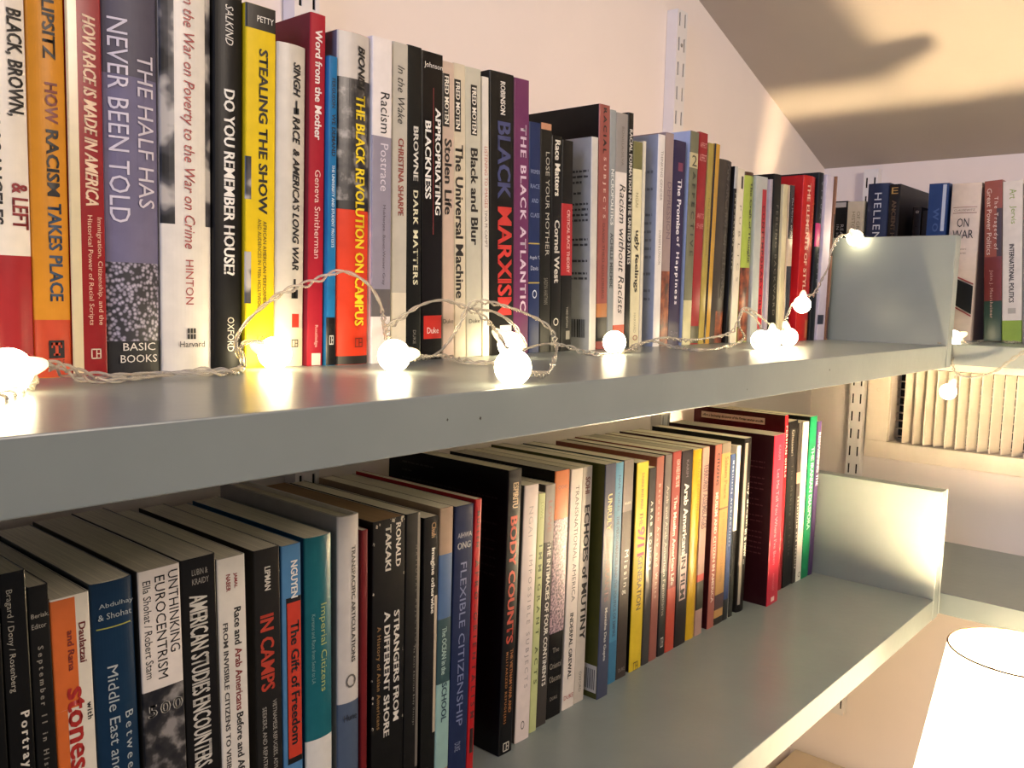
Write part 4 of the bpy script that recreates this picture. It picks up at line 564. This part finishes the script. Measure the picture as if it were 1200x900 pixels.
def light_string(label, bulbs, wires, dirs):
    t = thing('string_lights', label, 'fairy lights', tuple(bulbs[0][:2]) + (0,))
    L0 = t.location.copy()
    for w_ in wires:
        C = catmull(w_, 10); g = MB()
        ph0 = random.uniform(0, 6)
        dist = 0; S = [[], []]
        for i, c in enumerate(C):
            if i: dist += (C[i]-C[i-1]).length
            tg = (C[min(i+1, len(C)-1)]-C[max(i-1, 0)]).normalized(); a = tg.cross(Vector((0, 0, 1.))); a = a.normalized() if a.length > .01 else Vector((1, 0, 0)); b = tg.cross(a)
            amp = .0011+.0008*math.sin(dist*60+ph0)
            for k in (0, 1):
                ph = dist*260+ph0+math.pi*k; q = c + a*math.cos(ph)*amp + b*math.sin(ph)*amp
                if not (c.x > 1.03): q.z = max(q.z, .0009) if c.y > 0 else q.z
                S[k].append(tuple(q-L0))
        for k in (0, 1):
            MB().tube(S[k], .00085, 6).build('wire', wm, t, True)
    for b, d in zip(bulbs, dirs):
        g = MB(); g.lathe([(.0001, -RB)] + [(RB*math.cos(a), RB*math.sin(a)) for a in [math.radians(x) for x in range(-75, 76, 15)]] + [(.0001, RB)], n=20)
        o = g.build('bulb', gm, t, True); o.location = Vector(b)-L0
        s = MB().lathe([(.0052, RB*.80), (.0046, RB*1.25), (.0034, RB*1.6), (.0022, RB*1.8), (.0001, RB*1.8)], n=14).build('bulb_socket', skm, o, True)
        s.rotation_euler = Vector(d).to_track_quat('Z', 'Y').to_euler()
    return t
light_string('warm white globe fairy lights on clear twisted wire along the upper shelf', [[-0.0465, 0.1299, 0.0108], [0.1242, 0.1668, 0.0108], [0.1772, 0.1104, 0.0108], [0.3469, 0.1591, 0.0108], [0.1768, 0.0067, 0.0108], [0.4729, 0.1411, 0.0108], [0.6644, 0.0864, 0.0108], [0.7409, 0.1083, 0.0108], [0.7855, 0.1097, 0.0108], [0.867, 0.13, 0.0489], [1.018, 0.1245, 0.1413]],
 [[[-0.0777, 0.0761, 0.002], [-0.0614, 0.0967, 0.002], [-0.0462, 0.1186, 0.002], [-0.0328, 0.135, 0.003], [-0.0367, 0.13, 0.0095], [-0.0436, 0.125, 0.0135], [-0.0312, 0.135, 0.0139], [-0.0142, 0.158, 0.0071], [-0.0017, 0.158, 0.0024], [0.0062, 0.1401, 0.002], [0.0402, 0.1516, 0.002], [0.07, 0.158, 0.003], [0.0827, 0.1489, 0.002], [0.0952, 0.158, 0.0049], [0.0858, 0.15, 0.0194], [0.0958, 0.152, 0.0331], [0.1184, 0.152, 0.0491], [0.1442, 0.152, 0.0578], [0.1662, 0.152, 0.0652], [0.1849, 0.15, 0.0589], [0.1954, 0.148, 0.0463], [0.1985, 0.146, 0.0328], [0.1721, 0.1104, 0.0193]], [[0.1204, 0.1668, 0.0159], [0.1049, 0.158, 0.0195], [0.091, 0.152, 0.0175], [0.0952, 0.158, 0.0039], [0.077, 0.146, 0.002], [0.0578, 0.1458, 0.003], [0.0387, 0.1586, 0.003], [0.0173, 0.1545, 0.003], [0.0006, 0.158, 0.0045], [-0.0234, 0.14, 0.0124], [-0.0306, 0.138, 0.0111], [-0.0387, 0.1423, 0.004], [-0.0627, 0.1031, 0.003]], [[0.1952, 0.1104, 0.0101], [0.256, 0.158, 0.0042], [0.2624, 0.15, 0.0129], [0.2769, 0.152, 0.0256], [0.2877, 0.152, 0.0406], [0.2991, 0.152, 0.046], [0.3241, 0.152, 0.0442], [0.3572, 0.15, 0.0367], [0.3787, 0.146, 0.0267], [0.3847, 0.14, 0.0123], [0.3021, 0.0765, 0.004], [0.2379, 0.0315, 0.002], [0.1882, 0.0067, 0.0075]], [[0.2001, 0.146, 0.0268], [0.2145, 0.15, 0.0319], [0.2375, 0.152, 0.0429], [0.2618, 0.152, 0.047], [0.2858, 0.152, 0.0413], [0.3032, 0.15, 0.0341], [0.3151, 0.145, 0.022], [0.1743, 0.0067, 0.018]], [[0.2895, 0.15, 0.0407], [0.317, 0.15, 0.0381], [0.339, 0.148, 0.027], [0.3444, 0.142, 0.0118], [0.3621, 0.1591, 0.0133]], [[0.1953, 0.1104, 0.009], [0.2686, 0.158, 0.0044], [0.2647, 0.1285, 0.002], [0.2827, 0.1175, 0.002], [0.3589, 0.158, 0.0055], [0.393, 0.158, 0.0104], [0.4224, 0.158, 0.0073], [0.4361, 0.1489, 0.002], [0.4315, 0.1267, 0.002], [0.4991, 0.1411, 0.002], [0.5614, 0.158, 0.0086], [0.5946, 0.1495, 0.002], [0.5806, 0.1118, 0.002], [0.6515, 0.1207, 0.002], [0.7695, 0.158, 0.0067], [0.7286, 0.145, 0.025], [0.7495, 0.15, 0.0426], [0.7818, 0.148, 0.0356], [0.8086, 0.14, 0.0203], [0.7491, 0.1083, 0.0165]], [[0.5273, 0.158, 0.0043], [0.5824, 0.158, 0.0116], [0.6259, 0.158, 0.008], [0.6818, 0.158, 0.0095], [0.7225, 0.15, 0.016], [0.7456, 0.15, 0.0386], [0.7669, 0.145, 0.0327], [0.776, 0.14, 0.0197], [0.6722, 0.0864, 0.0133]], [[0.7703, 0.1097, 0.0181], [0.8349, 0.135, 0.0328], [0.8526, 0.135, 0.0508], [0.8879, 0.135, 0.0599], [0.9123, 0.134, 0.0624], [0.9347, 0.134, 0.0818], [0.9549, 0.134, 0.1004], [0.9607, 0.134, 0.1199], [0.9899, 0.135, 0.1409], [1.0119, 0.133, 0.1446]]],
 [(.9, .25, .1), (-.7, -.1, .25), (.9, -.1, 0.05), (-.3, .2, .3), (.9, .4, .1), (.8, .2, -.1), (-1, 0, .05), (.3, .2, .5), (-.1, .2, .8), (.3, .1, .6), (-.8, 0, .5)])
light_string('fairy light drooping in front of the vent from the knee wall shelf', [[1.125, 0.0185, 0.0073], [1.083, 0.0091, -0.0648]],
 [[[1.0022, 0.0037, 0.004], [1.13, 0.0247, -0.0028], [1.088, 0.0081, -0.0194], [1.086, 0.0044, -0.0354], [1.084, -0.0073, -0.0425], [1.084, -0.0281, -0.0409], [1.084, -0.0478, -0.0314], [1.084, -0.0647, -0.0156], [1.084, -0.0822, -0.0022], [1.088, -0.1092, 0.0101]], [[1.084, 0.0018, -0.0491], [1.084, 0.0002, -0.0419], [1.084, -0.0094, -0.0423]], [[1.1059, 0.0048, 0.006], [1.1108, -0.0103, 0.002], [1.289, 0.0087, 0.003], [1.2136, -0.0359, 0.002], [1.3399, -0.045, 0.002]]],
 [(.3, -.4, .2), (0, -.35, .8)])
